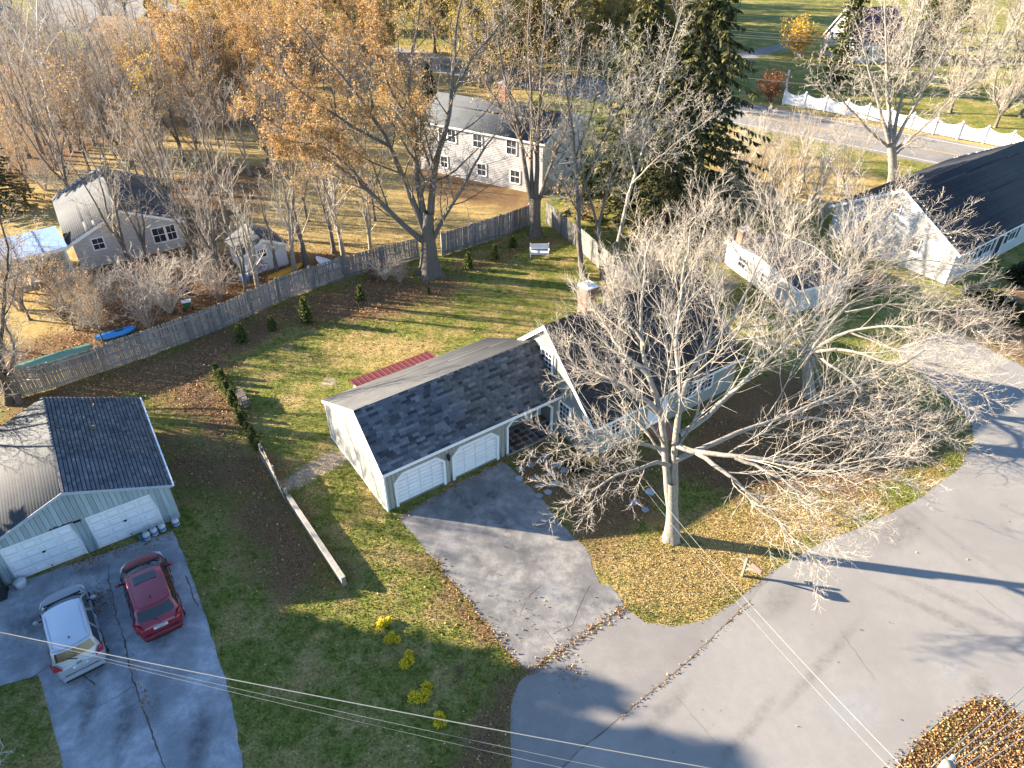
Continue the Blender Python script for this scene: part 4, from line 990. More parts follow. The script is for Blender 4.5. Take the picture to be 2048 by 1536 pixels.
# ================================================================ small things
m_tank = M('tank_white', (.55, .56, .58), (.45, .46, .48), 8, .45, dirt=(6, (.25, .2, .16), .6, .5))
m_bluelab = M('blue_label', (.06, .16, .4), (.08, .2, .45), 9, .5)
def tank(o, label, body=m_tank):
    t = thing('propane_tank', tuple(o), random.random() * 6, label, 'gas tank', 'propane tanks in front of the teal garage')
    MB().lathe([(.1, .02), (.145, .05), (.155, .12), (.155, .3), (.14, .36), (.09, .4), (.03, .415)], 16).build('tank_body', body, t, smooth=True)
    MB().lathe([(.1, 0), (.105, .03), (.1, .04)], 14).build('foot_ring', body, t)
    cg = MB()
    for a in range(0, 9): 
        th0, th1 = a * .58, (a + 1) * .58; cg.prism([(.1 * math.cos(th0), .1 * math.sin(th0), .38), (.1 * math.cos(th1), .1 * math.sin(th1), .38), (.1 * math.cos(th1), .1 * math.sin(th1), .47), (.1 * math.cos(th0), .1 * math.sin(th0), .47)], (.008, .006, 0))
    cg.build('collar', body, t); MB().lathe([(.02, .41), (.025, .45), (.01, .47)], 8).build('valve', m_metal, t)
    MB().lathe([(.1565, .14), (.1565, .26)], 16).build('label_band', m_bluelab, t) if body is m_tank else None
    return t
for k, (u, v) in enumerate(((296, 1078), (311, 1069), (327, 1061))): tank(G(u, v), ('white propane tank beside the small teal cylinder', 'white propane tank in the middle of the row of three', 'white propane tank at the garage corner end of the row of three')[k])
tank(G(354, 1050), 'white propane tank alone at the garage corner by the grass')
tank(G(284, 1080), 'small teal gas cylinder at the end of the row of propane tanks', M('teal_tank', (.06, .16, .17), (.05, .12, .13), 8, .5)).scale = (.7, .7, .75)
pot = thing('metal_tub', tuple(G(44, 1172)), 0, 'white round metal tub below the left garage door', 'tub')
MB().lathe([(.2, 0), (.23, .2), (.25, .28), (.24, .3), (.12, .36), (.02, .38)], 20).build('tub_body', m_tank, pot, smooth=True); MB().lathe([(.252, .26), (.262, .28), (.252, .3)], 20).build('rim', m_metal, pot)
m_bin = M('dark_green_plastic', (.012, .022, .02), (.02, .03, .028), 4, .5)
bn = thing('wheeled_bin', tuple(G(2, 1195)), .5, 'dark green wheeled bin standing against the teal garage', 'bin')
MB().prism([(-.26, -.26, .05), (.26, -.26, .05), (.26, .26, .05), (-.26, .26, .05)], (0, 0, .05)).prism([(-.26, -.26, .1), (.26, -.26, .1), (.31, -.3, .95), (-.31, -.3, .95)], (0, .56, 0)).build('bin_body', m_bin, bn)
MB().prism([(-.33, -.34, .95), (.33, -.34, .95), (.33, .3, 1.02), (-.33, .3, 1.02)], (0, 0, .05)).build('lid', m_bin, bn, bevel=.02); MB().bar((-.3, .34, .95), (.3, .34, .95), .04).build('handle', m_bin, bn)
for s in (-.27, .27): MB().lathe([(.1, -.03), (.1, .03)], 12).build('wheel', m_black, bn, loc=(s, .28, .1), rot=(0, R(90), 0))
# bench
be = thing('garden_bench', tuple(G(1079, 514)), .02, 'white slatted garden bench on the grass near the corner tree', 'bench')
for k in range(4): MB().box(-.68, .68, -.22 + k * .115, -.22 + k * .115 + .095, .42, .445).build('seat_slat', m_vinyl, be)
for k in range(4): MB().box(-.66, .66, .25 + k * .012, .275 + k * .012, .52 + k * .11, .61 + k * .11).build('back_slat', m_vinyl, be)
for s in (-.68, .68):
    MB().box(s - .035, s + .035, -.23, -.16, 0, .62).build('leg', m_vinyl, be); MB().prism([(s - .035, .2, 0), (s + .035, .2, 0), (s + .035, .3, .98), (s - .035, .3, .98)], (0, .06, 0)).build('leg', m_vinyl, be)
    MB().box(s - .045, s + .045, -.25, .3, .62, .655).build('armrest', m_vinyl, be)
MB().box(-.68, .68, -.2, -.17, .3, .4).build('apron', m_vinyl, be)
# firewood rack
fr = thing('firewood_rack', tuple(G(488, 808)), -1.0, 'black metal rack half filled with firewood near the small hedge', 'firewood rack')
m_log = M('split_log', (.32, .27, .22), (.2, .165, .13), 9, .9, .2, var=.3)
for x in (-.62, .62):
    for y in (-.17, .17): MB().tube([(x, y, 0), (x, y, .95)], .018, 6).build('upright', m_black, fr)
    MB().tube([(x, -.17, .93), (x, .17, .93)], .018, 6).build('top_bar', m_black, fr)
for y in (-.17, .17): MB().tube([(-.62, y, .1), (.62, y, .1)], .018, 6).build('bottom_bar', m_black, fr)
random.seed(4)
for r in range(5):
    for k in range(9): MB().tube([(-.54 + k * .135 + (r % 2) * .05, -.2 + random.uniform(-.04, .04), .17 + r * .11), (-.54 + k * .135 + (r % 2) * .05, .22 + random.uniform(-.04, .04), .17 + r * .11)], random.uniform(.045, .065), 6).build('log', m_log, fr)
# mailbox
mbx = thing('mailbox_post', tuple(G(1484, 1152)), .62, 'weathered wooden mailbox post with a newspaper box at the edge of the lawn', 'mailbox')
m_gpost = M('grey_post', (.2, .185, .165), (.15, .14, .12), 6, .9, .2)
MB().box(-.05, .05, -.05, .05, 0, 1.22).build('post', m_gpost, mbx); MB().box(-.04, .04, -.75, .3, .86, .94).build('arm', m_gpost, mbx); MB().bar((0, -.06, .5), (0, -.42, .86), .06).build('brace', m_gpost, mbx)
bxm = MB(); bxm.v = []; prof = [(-.085, .94), (.085, .94), (.085, 1.07), (.06, 1.13), (0, 1.155), (-.06, 1.13), (-.085, 1.07)]
bxm.prism([(x, -.78, z) for x, z in prof], (0, .5, 0)); bxm.build('mailbox', M('pinkish_mailbox', (.2, .125, .11), (.16, .1, .09), 5, .6), mbx)
MB().box(.086, .1, -.5, -.47, 1.0, 1.12).build('flag', M('flag_red', (.3, .05, .04)), mbx)
# stepping stones between drive and front door
m_step = M('blue_grey_slab', (.2, .225, .235), (.27, .29, .29), 3, .8, .15, var=.3)
random.seed(12)
for k, (u, v) in enumerate(((1042, 938), (1060, 930), (1065, 912), (1084, 920), (1038, 957), (1070, 956), (1102, 948), (1112, 930), (1080, 972), (1096, 985), (1078, 992), (1107, 968), (1130, 940), (1268, 1005), (1300, 985), (1092, 912), (1330, 935), (1290, 1020))):
    p = G(u, v); n = random.randint(4, 6); a0 = random.random() * 6; r = random.uniform(.2, .3)
    s = MB().prism([(r * random.uniform(.8, 1.2) * math.cos(a0 + 6.283 * q / n), r * .85 * random.uniform(.8, 1.2) * math.sin(a0 + 6.283 * q / n), 0) for q in range(n)], (0, 0, .05)).build('stepping_stone', m_step, loc=(p[0], p[1], 0))
    tag(s, 'rough blue grey stepping stone in the bed between driveway and front door', 'stone', 'stepping stones by the driveway')
# boats
def boat(name, label, a, b, w, h, mat, cat, tip=.15, over=True):
    d = (b - a)[:2]; L = float(np.linalg.norm(d)); t = thing(name, (*((a + b) / 2)[:2], 0), math.atan2(d[1], d[0]), label, cat)
    mb = MB(); n = 10; sec = 9
    for i in range(n + 1):
        s = -1 + 2 * i / n; k = max(.03, (1 - abs(s) ** 2.4)) ** .75; up = h * .25 * abs(s) ** 3
        for j in range(sec):
            th = math.pi * j / (sec - 1); mb.v.append((s * L / 2, -math.cos(th) * w / 2 * k, .06 + (math.sin(th) ** .8) * h * (.6 + .4 * k) + up if over else .06 + up + h - (math.sin(th) ** .8) * h * k))
    for i in range(n):
        for j in range(sec - 1): q = i * sec + j; mb.f.append((q, q + 1, q + sec + 1, q + sec))
    if over: 
        for i in range(n): mb.f.append((i * sec + sec - 1, i * sec, (i + 1) * sec, (i + 1) * sec + sec - 1))
    mb.build('hull', mat, t, smooth=True)
    if over: MB().bar((-L * .44, 0, .09 + h), (L * .44, 0, .09 + h), .05, .03).build('keel', mat, t)
    return t
m_kblue = M('blue_plastic', (.04, .26, .68), (.05, .3, .72), 3, .4, spec=.5); m_kgreen = M('green_canoe', (.11, .25, .21), (.14, .29, .24), 3, .5, spec=.4)
kb = boat('kayak', 'bright blue kayak lying behind the wooden fence', G(190, 678, .2), G(272, 654, .2), .72, .3, m_kblue, 'kayak')
cg_ = boat('canoe', 'dull green upturned canoe lying behind the wooden fence', G(30, 738, .2), G(186, 692, .2), .85, .36, m_kgreen, 'canoe')
kb_r = MB().lathe([(.16, .0), (.2, .03), (.17, .06)], 14).build('cockpit_rim', m_black, kb, loc=(.2, 0, .33)); kb_r.scale = (1.5, .8, 1)
for s in (-.3, .3): MB().bar((s, -.4, .1), (s, .4, .1), .05).build('thwart', m_kgreen, cg_)
m_yel = M('yellow_plastic', (.5, .28, .03), (.45, .25, .03), 3, .5)
boat('yellow_boat', 'yellow kayak lying beside the white garden shed', G(535, 558, .2), G(605, 528, .2), .7, .3, m_yel, 'kayak')
hm = boat('hammock', 'white fabric hammock hanging behind the fence', G(632, 512, .5), G(676, 534, .5), .8, .35, m_vinyl, 'hammock', over=False)
for s in (-1, 1): MB().tube([(s * 1.1, 0, .6), (s * 2.1, 0, 1.5)], .015, 5).build('rope', m_gpost, hm)
# green lawn spreader, cooler, bicycle, toys
sp = thing('lawn_spreader', tuple(G(378, 622)), .4, 'green and black push spreader behind the wooden fence', 'spreader')
MB().prism([(-.15, -.12, .35), (.15, -.12, .35), (.15, .12, .35), (-.15, .12, .35)], (0, 0, .05)).prism([(-.15, -.15, .4), (.15, -.15, .4), (.3, -.25, .75), (-.3, -.25, .75)], (0, .4, 0)).build('hopper', M('spreader_green', (.03, .2, .08), (.03, .16, .07)), sp)
MB().box(-.3, .3, -.24, .18, .75, .78).build('hopper_lid', m_vinyl, sp)
for s in (-.28, .28): MB().lathe([(.15, -.03), (.16, 0), (.15, .03)], 14).build('wheel', m_black, sp, loc=(s, 0, .16), rot=(0, R(90), 0))
MB().tube([(-.15, .1, .4), (-.15, .75, 1.0), (.15, .75, 1.0), (.15, .1, .4)], .015, 6).build('handle', m_black, sp)
co = thing('cooler_box', tuple(G(490, 560)), .5, 'blue and white cooler box beside the garden shed', 'cooler')
MB().box(-.3, .3, -.2, .2, 0, .34).build('box_body', m_kblue, co, bevel=.02); MB().box(-.31, .31, -.21, .21, .34, .42).build('lid', m_vinyl, co, bevel=.02); MB().bar((-.33, -.0, .3), (-.33, .0, .42), .03).build('handle', m_vinyl, co)
bk = thing('bicycle', tuple(G(520, 548)), rzs + .2, 'dark bicycle leaning against the garden shed', 'bicycle')
for x in (-.5, .5):
    w_ = MB(); w_.tube([(x + .32 * math.cos(a), 0, .34 + .32 * math.sin(a)) for a in np.linspace(0, 6.283, 19)], .02, 5, cap=False); w_.build('wheel', m_black, bk)
MB().tube([(-.5, 0, .34), (-.15, 0, .8), (.35, 0, .85), (.05, 0, .34), (-.5, 0, .34)], .02, 6).tube([(-.15, 0, .85), (.05, 0, .34)], .02, 6).tube([(.5, 0, .34), (.35, 0, .95)], .02, 6).build('frame', M('bike_blue', (.05, .06, .15)), bk)
MB().tube([(.3, -.28, 1.0), (.36, 0, .97), (.3, .28, 1.0)], .015, 6).build('handlebar', m_black, bk); MB().box(-.3, -.05, -.07, .07, .88, .93).build('saddle', m_black, bk, bevel=.02)
tg = boat('plastic_sled', 'small green plastic sled behind the fence near the hammock', G(588, 557, .05), G(604, 552, .05), .45, .12, M('toy_green', (.04, .22, .09), (.04, .2, .08)), 'sled', over=False)
MB().tube([(.45, -.1, .12), (.6, 0, .14), (.45, .1, .12)], .012, 5).build('rope', m_black, tg)
# red canoe by the grey house
boat('red_canoe', 'faded red canoe lying in front of the grey house', G(8, 138, .3), G(52, 146, .3), 1.0, .4, M('faded_red', (.3, .08, .07), (.26, .07, .06)), 'canoe')

# ================================================================ utility pole and wires
m_pole = M('grey_pole_wood', (.3, .28, .25), (.2, .185, .165), 6, .9, .3, stretch=(4, 4, .5))
m_wire = M('wire_cable', (.2, .2, .2), (.26, .26, .25), 20, .45, metal=.3)
m_wire_l = M('bright_cable', (.32, .32, .3), (.26, .26, .25), 20, .4, metal=.4)
PZ = 10.4; pp = G(1898, 1530, PZ); pole = thing('utility_pole', (pp[0], pp[1], 0), 0, 'grey wooden utility pole on the leaf covered verge', 'utility pole')
MB().tube([(0, 0, 0), (0, 0, 5), (0, 0, PZ)], [.17, .15, .125], 14).build('pole_shaft', m_pole, pole, smooth=True)
for k in range(4): MB().lathe([(.03, 0), (.05, .04), (.03, .07), (.05, .1), (.02, .14)], 8, (.17, .05, PZ - 1.7 + .4 * k)).build('insulator', m_metal, pole)
MB().tube([(.1, .12, PZ - .15), (.22, .2, PZ - .05)], .05, 8).build('bracket', m_metal, pole)
def wire(a, b, sag, r, label, mat=None):
    a, b = np.array(a, float), np.array(b, float); n = 26; P = []
    for i in range(n + 1): t = i / n; p = a + (b - a) * t; p[2] -= sag * 4 * t * (1 - t); P.append(p)
    o = MB().tube(P, r, 5).build('overhead_wire', mat or m_wire, smooth=True); tag(o, label, 'wire', 'overhead wires'); return o
attach = HM @ Vector((X0 - .06, .35, 4.75))
wire(attach, (pp[0], pp[1], PZ - 1.2), .9, .006, 'service wire from the cape gable to the utility pole', m_wire_l)
wire(HM @ Vector((X0 - .06, .55, 4.5)), (pp[0], pp[1], PZ - 1.6), 1.0, .004, 'lower service wire from the cape gable to the utility pole', m_wire_l)
for k, (dz, r) in enumerate(((0, .013), (-.5, .005), (-.9, .0045))):
    a = G(-300 + 20 * k, 1205 + 30 * k, 8.3 + dz); b = G(2300, 1700 + 25 * k, 8.3 + dz)
    wire(G(-300, 1200, 8.6 + dz) if k == 0 else G(-300, 1195, 8.4 + dz), G(1480, 1547 + 12 * k, 8.2 + dz) if k == 0 else G(1480, 1570 + 22 * k, 8.0 + dz), .25, r, ('thick bright cable crossing above the old driveway', 'thin wire under the thick cable above the old driveway', 'lowest thin wire above the old driveway')[k], m_wire_l)
for k in range(5):
    wire((pp[0] + .1 * k - .2, pp[1] + .1, PZ - .3 - .35 * k), np.array(G(2200 + 10 * k, 1235 + 28 * k, PZ - .5 - .3 * k)), .15, .012, ('uppermost wire leaving the utility pole along the street', 'second wire down leaving the utility pole', 'middle wire leaving the utility pole', 'fourth wire down leaving the utility pole', 'lowest wire leaving the utility pole')[k], m_wire if k % 2 else m_wire_l)
for k, (v0, v1, z) in enumerate(((58, 86, 8.6), (66, 92, 8.2), (70, 100, 7.6), (108, 158, 5.6), (146, 204, 5.2))):
    wire(G(1360, v0 - 6, z), G(2200, v1, z), .5, .022, ('uppermost wire strung along the through road', 'second highest wire strung along the through road', 'middle wire strung along the through road', 'second lowest wire along the through road', 'lowest dark wire along the through road')[k], m_wire_l if k < 3 else m_wire)
# ================================================================ plants
m_bark_pale = M('pale_bark', (.36, .33, .285), (.17, .155, .13), 7, .9, .8, stretch=(2, 2, .7))
m_bark_grey = M('grey_bark', (.17, .15, .13), (.09, .08, .07), 5, .95, .35, stretch=(3, 3, .6))
m_bark_dark = M('dark_bark', (.1, .085, .07), (.055, .048, .042), 5, .95, .4, stretch=(3, 3, .6))
m_bark_birch = M('birch_bark', (.66, .64, .6), (.55, .52, .48), 3, .8, .2, dirt=(5, (.08, .07, .06), .62, .8), stretch=(1, 1, 3))
m_twig = M('brown_twig', (.4, .35, .295), (.28, .24, .2), 4, .9)
m_twig_pale = M('cream_twig', (.56, .5, .425), (.43, .38, .315), 4, .9)
m_twig_red = M('red_brown_twig', (.2, .11, .075), (.13, .075, .055), 4, .9)
O_ = leaf_mat('orange_leaf', [(0, (.2, .11, .05)), (.35, (.36, .21, .085)), (.7, (.48, .3, .11)), (1, (.56, .4, .15))])
Y_ = leaf_mat('yellow_leaf', [(0, (.3, .17, .03)), (.4, (.5, .3, .035)), (.8, (.55, .38, .05)), (1, (.4, .3, .08))])
YG = leaf_mat('yellow_green_leaf', [(0, (.17, .14, .045)), (.4, (.3, .25, .07)), (.8, (.42, .33, .1)), (1, (.48, .34, .11))])
RB = leaf_mat('russet_leaf', [(0, (.13, .055, .03)), (.5, (.27, .12, .06)), (1, (.38, .2, .1))])
N_dark = leaf_mat('spruce_needle', [(0, (.018, .026, .012)), (.5, (.036, .046, .02)), (.85, (.07, .075, .03)), (1, (.12, .11, .045))], .1)
N_spr = leaf_mat('hanging_spruce_needle', [(0, (.028, .034, .012)), (.5, (.075, .08, .028)), (.85, (.15, .14, .05)), (1, (.22, .19, .075))], .15)
N_mid = leaf_mat('fir_needle', [(0, (.03, .045, .012)), (.5, (.07, .082, .022)), (1, (.15, .15, .04))], .15)
N_thuja = leaf_mat('arborvitae_leaf', [(0, (.04, .06, .012)), (.5, (.09, .12, .025)), (1, (.17, .19, .04))], .2)
N_yel = leaf_mat('golden_needle', [(0, (.5, .4, .025)), (.5, (.7, .57, .035)), (1, (.8, .66, .07))], .2)
L_lit = leaf_mat('fallen_leaf', [(0, (.1, .055, .03)), (.35, (.26, .14, .06)), (.75, (.42, .245, .1)), (1, (.52, .36, .19))], .1)

def unit(a): return a / (np.linalg.norm(a, axis=-1, keepdims=True) + 1e-9)
def tubes(Pt, Rd, S):
    """batch of N polylines (N,K,3) with radii (N,K) -> vertices, quads"""
    N, K, _ = Pt.shape
    T = unit(np.gradient(Pt, axis=1)); ref = unit(rng.normal(size=(N, 1, 3)))
    X = unit(ref - T * (T * ref).sum(-1, keepdims=True)); Yv = np.cross(T, X)
    a = np.arange(S) * 2 * math.pi / S
    V = Pt[:, :, None, :] + Rd[:, :, None, None] * (X[:, :, None, :] * np.cos(a)[None, None, :, None] + Yv[:, :, None, :] * np.sin(a)[None, None, :, None])
    idx = np.arange(N * K * S).reshape(N, K, S); n2 = np.roll(idx, -1, axis=2)
    F = np.stack([idx[:, :-1], n2[:, :-1], n2[:, 1:], idx[:, 1:]], -1).reshape(-1, 4)
    return V.reshape(-1, 3), F
def resample(P, n):
    P = np.array(P, float); Q = smooth3(P); d = np.concatenate([[0], np.cumsum(np.linalg.norm(np.diff(Q, axis=0), axis=1))])
    s = np.linspace(0, d[-1], n); return np.stack([np.interp(s, d, Q[:, i]) for i in range(3)], 1)
def smooth3(P, n=6):
    out = []
    for i in range(len(P) - 1):
        p0, p1, p2, p3 = P[max(i - 1, 0)], P[i], P[i + 1], P[min(i + 2, len(P) - 1)]
        for k in range(n):
            t = k / n; out.append(.5 * ((2 * p1) + (-p0 + p2) * t + (2 * p0 - 5 * p1 + 4 * p2 - p3) * t * t + (-p0 + 3 * p1 - 3 * p2 + p3) * t ** 3))
    out.append(P[-1]); return np.array(out)
def children(Pt, Rd, n, t0, t1, lr, ang, K, up=.15, wig=.12, taper=.25, rr=.6, minr=.006, lens=None, flat=0, out=0):
    """n children per branch; lr = (min,max) length as share of the parent's length"""
    N, Kp, _ = Pt.shape; L = np.linalg.norm(np.diff(Pt, axis=1), axis=2).sum(1)
    pi = np.repeat(np.arange(N), n); t = (np.tile(np.linspace(t0, t1, n), N) + rng.uniform(-.5, .5, N * n) * (t1 - t0) / n).clip(.02, .995)
    f = t * (Kp - 1); i0 = np.minimum(f.astype(int), Kp - 2); w = (f - i0)[:, None]
    base = Pt[pi, i0] * (1 - w) + Pt[pi, i0 + 1] * w; tan = unit(Pt[pi, i0 + 1] - Pt[pi, i0]); r0 = Rd[pi, i0] * (1 - w[:, 0]) + Rd[pi, i0 + 1] * w[:, 0]
    az = np.tile(np.arange(n) * 2.4, N) + rng.uniform(0, .9, N * n) + np.repeat(rng.uniform(0, 6, N), n)
    ref = unit(np.cross(tan, np.array([0, 0, 1.]) + 1e-3)); r2 = np.cross(tan, ref)
    if flat: side = np.where(np.arange(N * n) % 2 == 0, 1, -1)[:, None] * ref; per = unit(side + flat * 0 + rng.normal(size=(N * n, 3)) * .35)
    else: per = ref * np.cos(az)[:, None] + r2 * np.sin(az)[:, None]
    A = np.radians(rng.uniform(ang[0], ang[1], N * n))[:, None]
    d = unit(tan * np.cos(A) + per * np.sin(A))
    ln = L[pi] * rng.uniform(lr[0], lr[1], N * n) * (1 - .55 * t) if lens is None else rng.uniform(lens[0], lens[1], N * n) * (1 - .35 * t)
    P = np.zeros((N * n, K, 3)); P[:, 0] = base; cur = d
    for k in range(1, K):
        cur = unit(cur + rng.normal(size=cur.shape) * wig + np.array([0, 0, up / K])); P[:, k] = P[:, k - 1] + cur * (ln / (K - 1))[:, None]
    rs = np.maximum(r0 * rr * (.35 + .65 * np.clip(ln / (L[pi] * .6 + 1e-6), 0, 1)), minr)
    Rr = rs[:, None] * np.linspace(1, taper, K)[None, :]
    return P, Rr
def leaf_quads(pos, size, droop=.3, aspect=.75):
    N = len(pos); n = unit(rng.normal(size=(N, 3)) + np.array([0, 0, .6])); a = unit(np.cross(n, rng.normal(size=(N, 3)))); b = np.cross(n, a)
    s = (size * rng.uniform(.4, 1.4, N))[:, None]; a = a * s * .5; b = b * s * .5 * aspect
    V = np.stack([pos - a, pos + b - n * s * .1, pos + a, pos - b - n * s * .1], 1).reshape(-1, 3); F = np.arange(N * 4).reshape(N, 4); return V, F
def sample_on(Pt, n, t0=.2, spread=.06):
    N, K, _ = Pt.shape; i = rng.integers(0, N, n); t = rng.uniform(t0, 1, n) * (K - 1); k = np.minimum(t.astype(int), K - 2); w = (t - k)[:, None]
    return Pt[i, k] * (1 - w) + Pt[i, k + 1] * w + rng.normal(size=(n, 3)) * spread
def cat_mesh(parts):
    V = []; F = []; n = 0
    for v, f in parts: V.append(v); F.append(f + n); n += len(v)
    return np.concatenate(V), np.concatenate(F)
class Tree:
    """limbs: list of (points, r0, r1) in local metres; grown to twigs"""
    def __init__(s, limbs, lv, bark, twig, minr=.008):
        big = []; s.tips = None
        Lm = []; Lr = []
        for P, r0, r1, feed in limbs:
            Q = resample(P, 14); Q[2:-1] += np.cumsum(rng.normal(size=Q[2:-1].shape) * .06, axis=0) * (0 if Q[0, 2] < .05 else 1) * .8; rr = np.linspace(0, 1, 14); rd = r0 + (r1 - r0) * rr ** .8
            base = Q[0, 2] < .05
            if base: rd = rd * (1 + .38 * np.exp(-np.arange(14) / 1.6))
            tv, tf = tubes(Q[None], rd[None], 14 if base else (8 if r0 > .12 else 6))
            if base:      # root flare lobes and fluting
                ang = np.arange(14) * 2 * math.pi / 14; ph = rng.uniform(0, 6); fall = np.exp(-np.arange(14) / 2.2)[:, None]
                k = 1 + (.16 * np.sin(4 * ang + ph) + .1 * np.sin(7 * ang + ph * 2))[None] * fall + rng.normal(size=(14, 14)) * .025
                W = tv.reshape(14, 14, 3); tv = (Q[:, None] + (W - Q[:, None]) * k[..., None]).reshape(-1, 3)
            big.append((tv, tf))
            if feed: Lm.append(Q); Lr.append(rd)
        P, Rd = np.array(Lm), np.array(Lr); tw = []; s.levels = [P]
        for k, a in enumerate(lv):
            a = dict(a); a.setdefault('minr', minr); S = a.pop('S', 3); dst = a.pop('big', False)
            P, Rd = children(P, Rd, **a); s.levels.append(P)
            (big if dst else tw).append(tubes(P, Rd, S))
        s.bark, s.twig = bark, twig; s.big = cat_mesh(big); s.tw = cat_mesh(tw)
    def meshes(s): return np_mesh('trunk', s.big[0], [s.big[1]], s.bark, True), np_mesh('crown', s.tw[0], [s.tw[1]], s.twig, True)
def plant(name, label, o, tree_me, leaves=None, group=None, rz=0, scale=1, cat='tree'):
    t = thing(name, (o[0], o[1], o[2] if len(o) > 2 else 0), rz, label, cat, group); t.scale = (scale,) * 3 if not hasattr(scale, '__len__') else scale
    for nm, me in zip(('trunk', 'crown'), tree_me): link(nm, me, t)
    for me in (leaves or []):
        l = link('foliage', me, t); l['kind'] = 'stuff'
    return t
def limb_px(base, spec):
    """survey of a limb: (u, v, depth offset in metres from the trunk) -> local points"""
    return [WY(u, v, base[1] + dy) - base for u, v, dy in spec]

# ---------------------------------------------------------------- big bare maple in the front yard
b0 = G(1342, 1076)
LP = lambda *s: limb_px(b0, s)
limbs = [
    (LP((1342, 1078, 0), (1345, 1040, 0), (1344, 1000, 0), (1344, 965, 0)), .34, .2, False),
    (LP((1342, 1012, .0), (1334, 960, .1), (1327, 890, .3), (1321, 815, .7), (1296, 745, 1.4), (1282, 660, 2.6), (1290, 560, 4.0), (1300, 480, 5.2)), 0.209, 0.025, True),
    (LP((1346, 1015, .0), (1350, 960, .1), (1357, 890, .2), (1366, 800, .6), (1400, 725, 1.6), (1457, 660, 3.0), (1500, 580, 4.6), (1530, 500, 6)), 0.199, 0.025, True),
    (LP((1322, 830, .6), (1270, 780, .8), (1215, 755, 1.2), (1160, 740, 1.6), (1120, 690, 2.2)), 0.125, 0.022, True),
    (LP((1296, 750, 1.3), (1240, 690, 2.2), (1200, 630, 3.2), (1170, 580, 4)), 0.105, 0.022, True),
    (LP((1356, 892, .1), (1394, 905, -.6), (1470, 915, -1.4), (1560, 920, -1.8), (1690, 940, -2.2), (1820, 962, -2.4)), 0.129, 0.022, True),
    (LP((1352, 920, 0), (1440, 880, .6), (1540, 840, 1.4), (1650, 790, 2.2), (1760, 740, 3.2), (1850, 700, 4)), 0.129, 0.022, True),
    (LP((1358, 870, .2), (1420, 830, 1.2), (1500, 760, 2.2), (1580, 680, 3.4), (1640, 600, 4.4), (1700, 520, 5.5)), 0.129, 0.022, True),
    (LP((1394, 906, -.6), (1440, 935, -1.6), (1500, 985, -2.6), (1560, 1040, -3.4), (1600, 1090, -4.0), (1640, 1130, -4.4)), 0.115, 0.014, True),
    (LP((1470, 915, -1.4), (1560, 960, -2.4), (1640, 1010, -3.2), (1720, 1050, -3.8)), 0.084, 0.014, True),
    (LP((1338, 930, 0), (1290, 925, -.8), (1230, 950, -1.6), (1170, 985, -2.2), (1120, 965, -2.4)), 0.105, 0.014, True),
    (LP((1330, 900, .1), (1280, 890, -.4), (1220, 880, -1.0), (1150, 900, -1.4), (1085, 885, -1.4)), 0.095, 0.014, True),
    (LP((1365, 805, .6), (1350, 700, 1.8), (1360, 600, 3.4), (1380, 500, 5), (1400, 430, 6.4)), 0.125, 0.022, True),
    (LP((1560, 830, 1.5), (1680, 840, 1.0), (1800, 850, .6), (1900, 870, .3)), 0.073, 0.014, True),
    (LP((1290, 690, 2.2), (1230, 600, 3.6), (1210, 530, 4.8)), 0.073, 0.019, True),
    (LP((1457, 665, 3), (1430, 580, 4), (1440, 480, 5.4)), 0.073, 0.019, True),
]
lv = [dict(n=16, t0=.24, t1=.99, lr=(.38, .62), ang=(24, 50), K=8, up=.4, wig=.11, big=True, S=4, rr=.5), dict(n=10, t0=.2, t1=.99, lr=(.38, .62), ang=(25, 48), K=5, up=.35, wig=.12, minr=.0075), dict(n=6, t0=.2, t1=1, lr=(.4, .75), ang=(25, 50), K=3, up=.25, wig=.12, minr=.006)]
t1 = Tree(limbs, lv, m_bark_pale, m_twig_pale, minr=.0085)
plant('bare_maple_tree', 'large bare spreading tree with pale bark in front of the cape house', b0, t1.meshes())
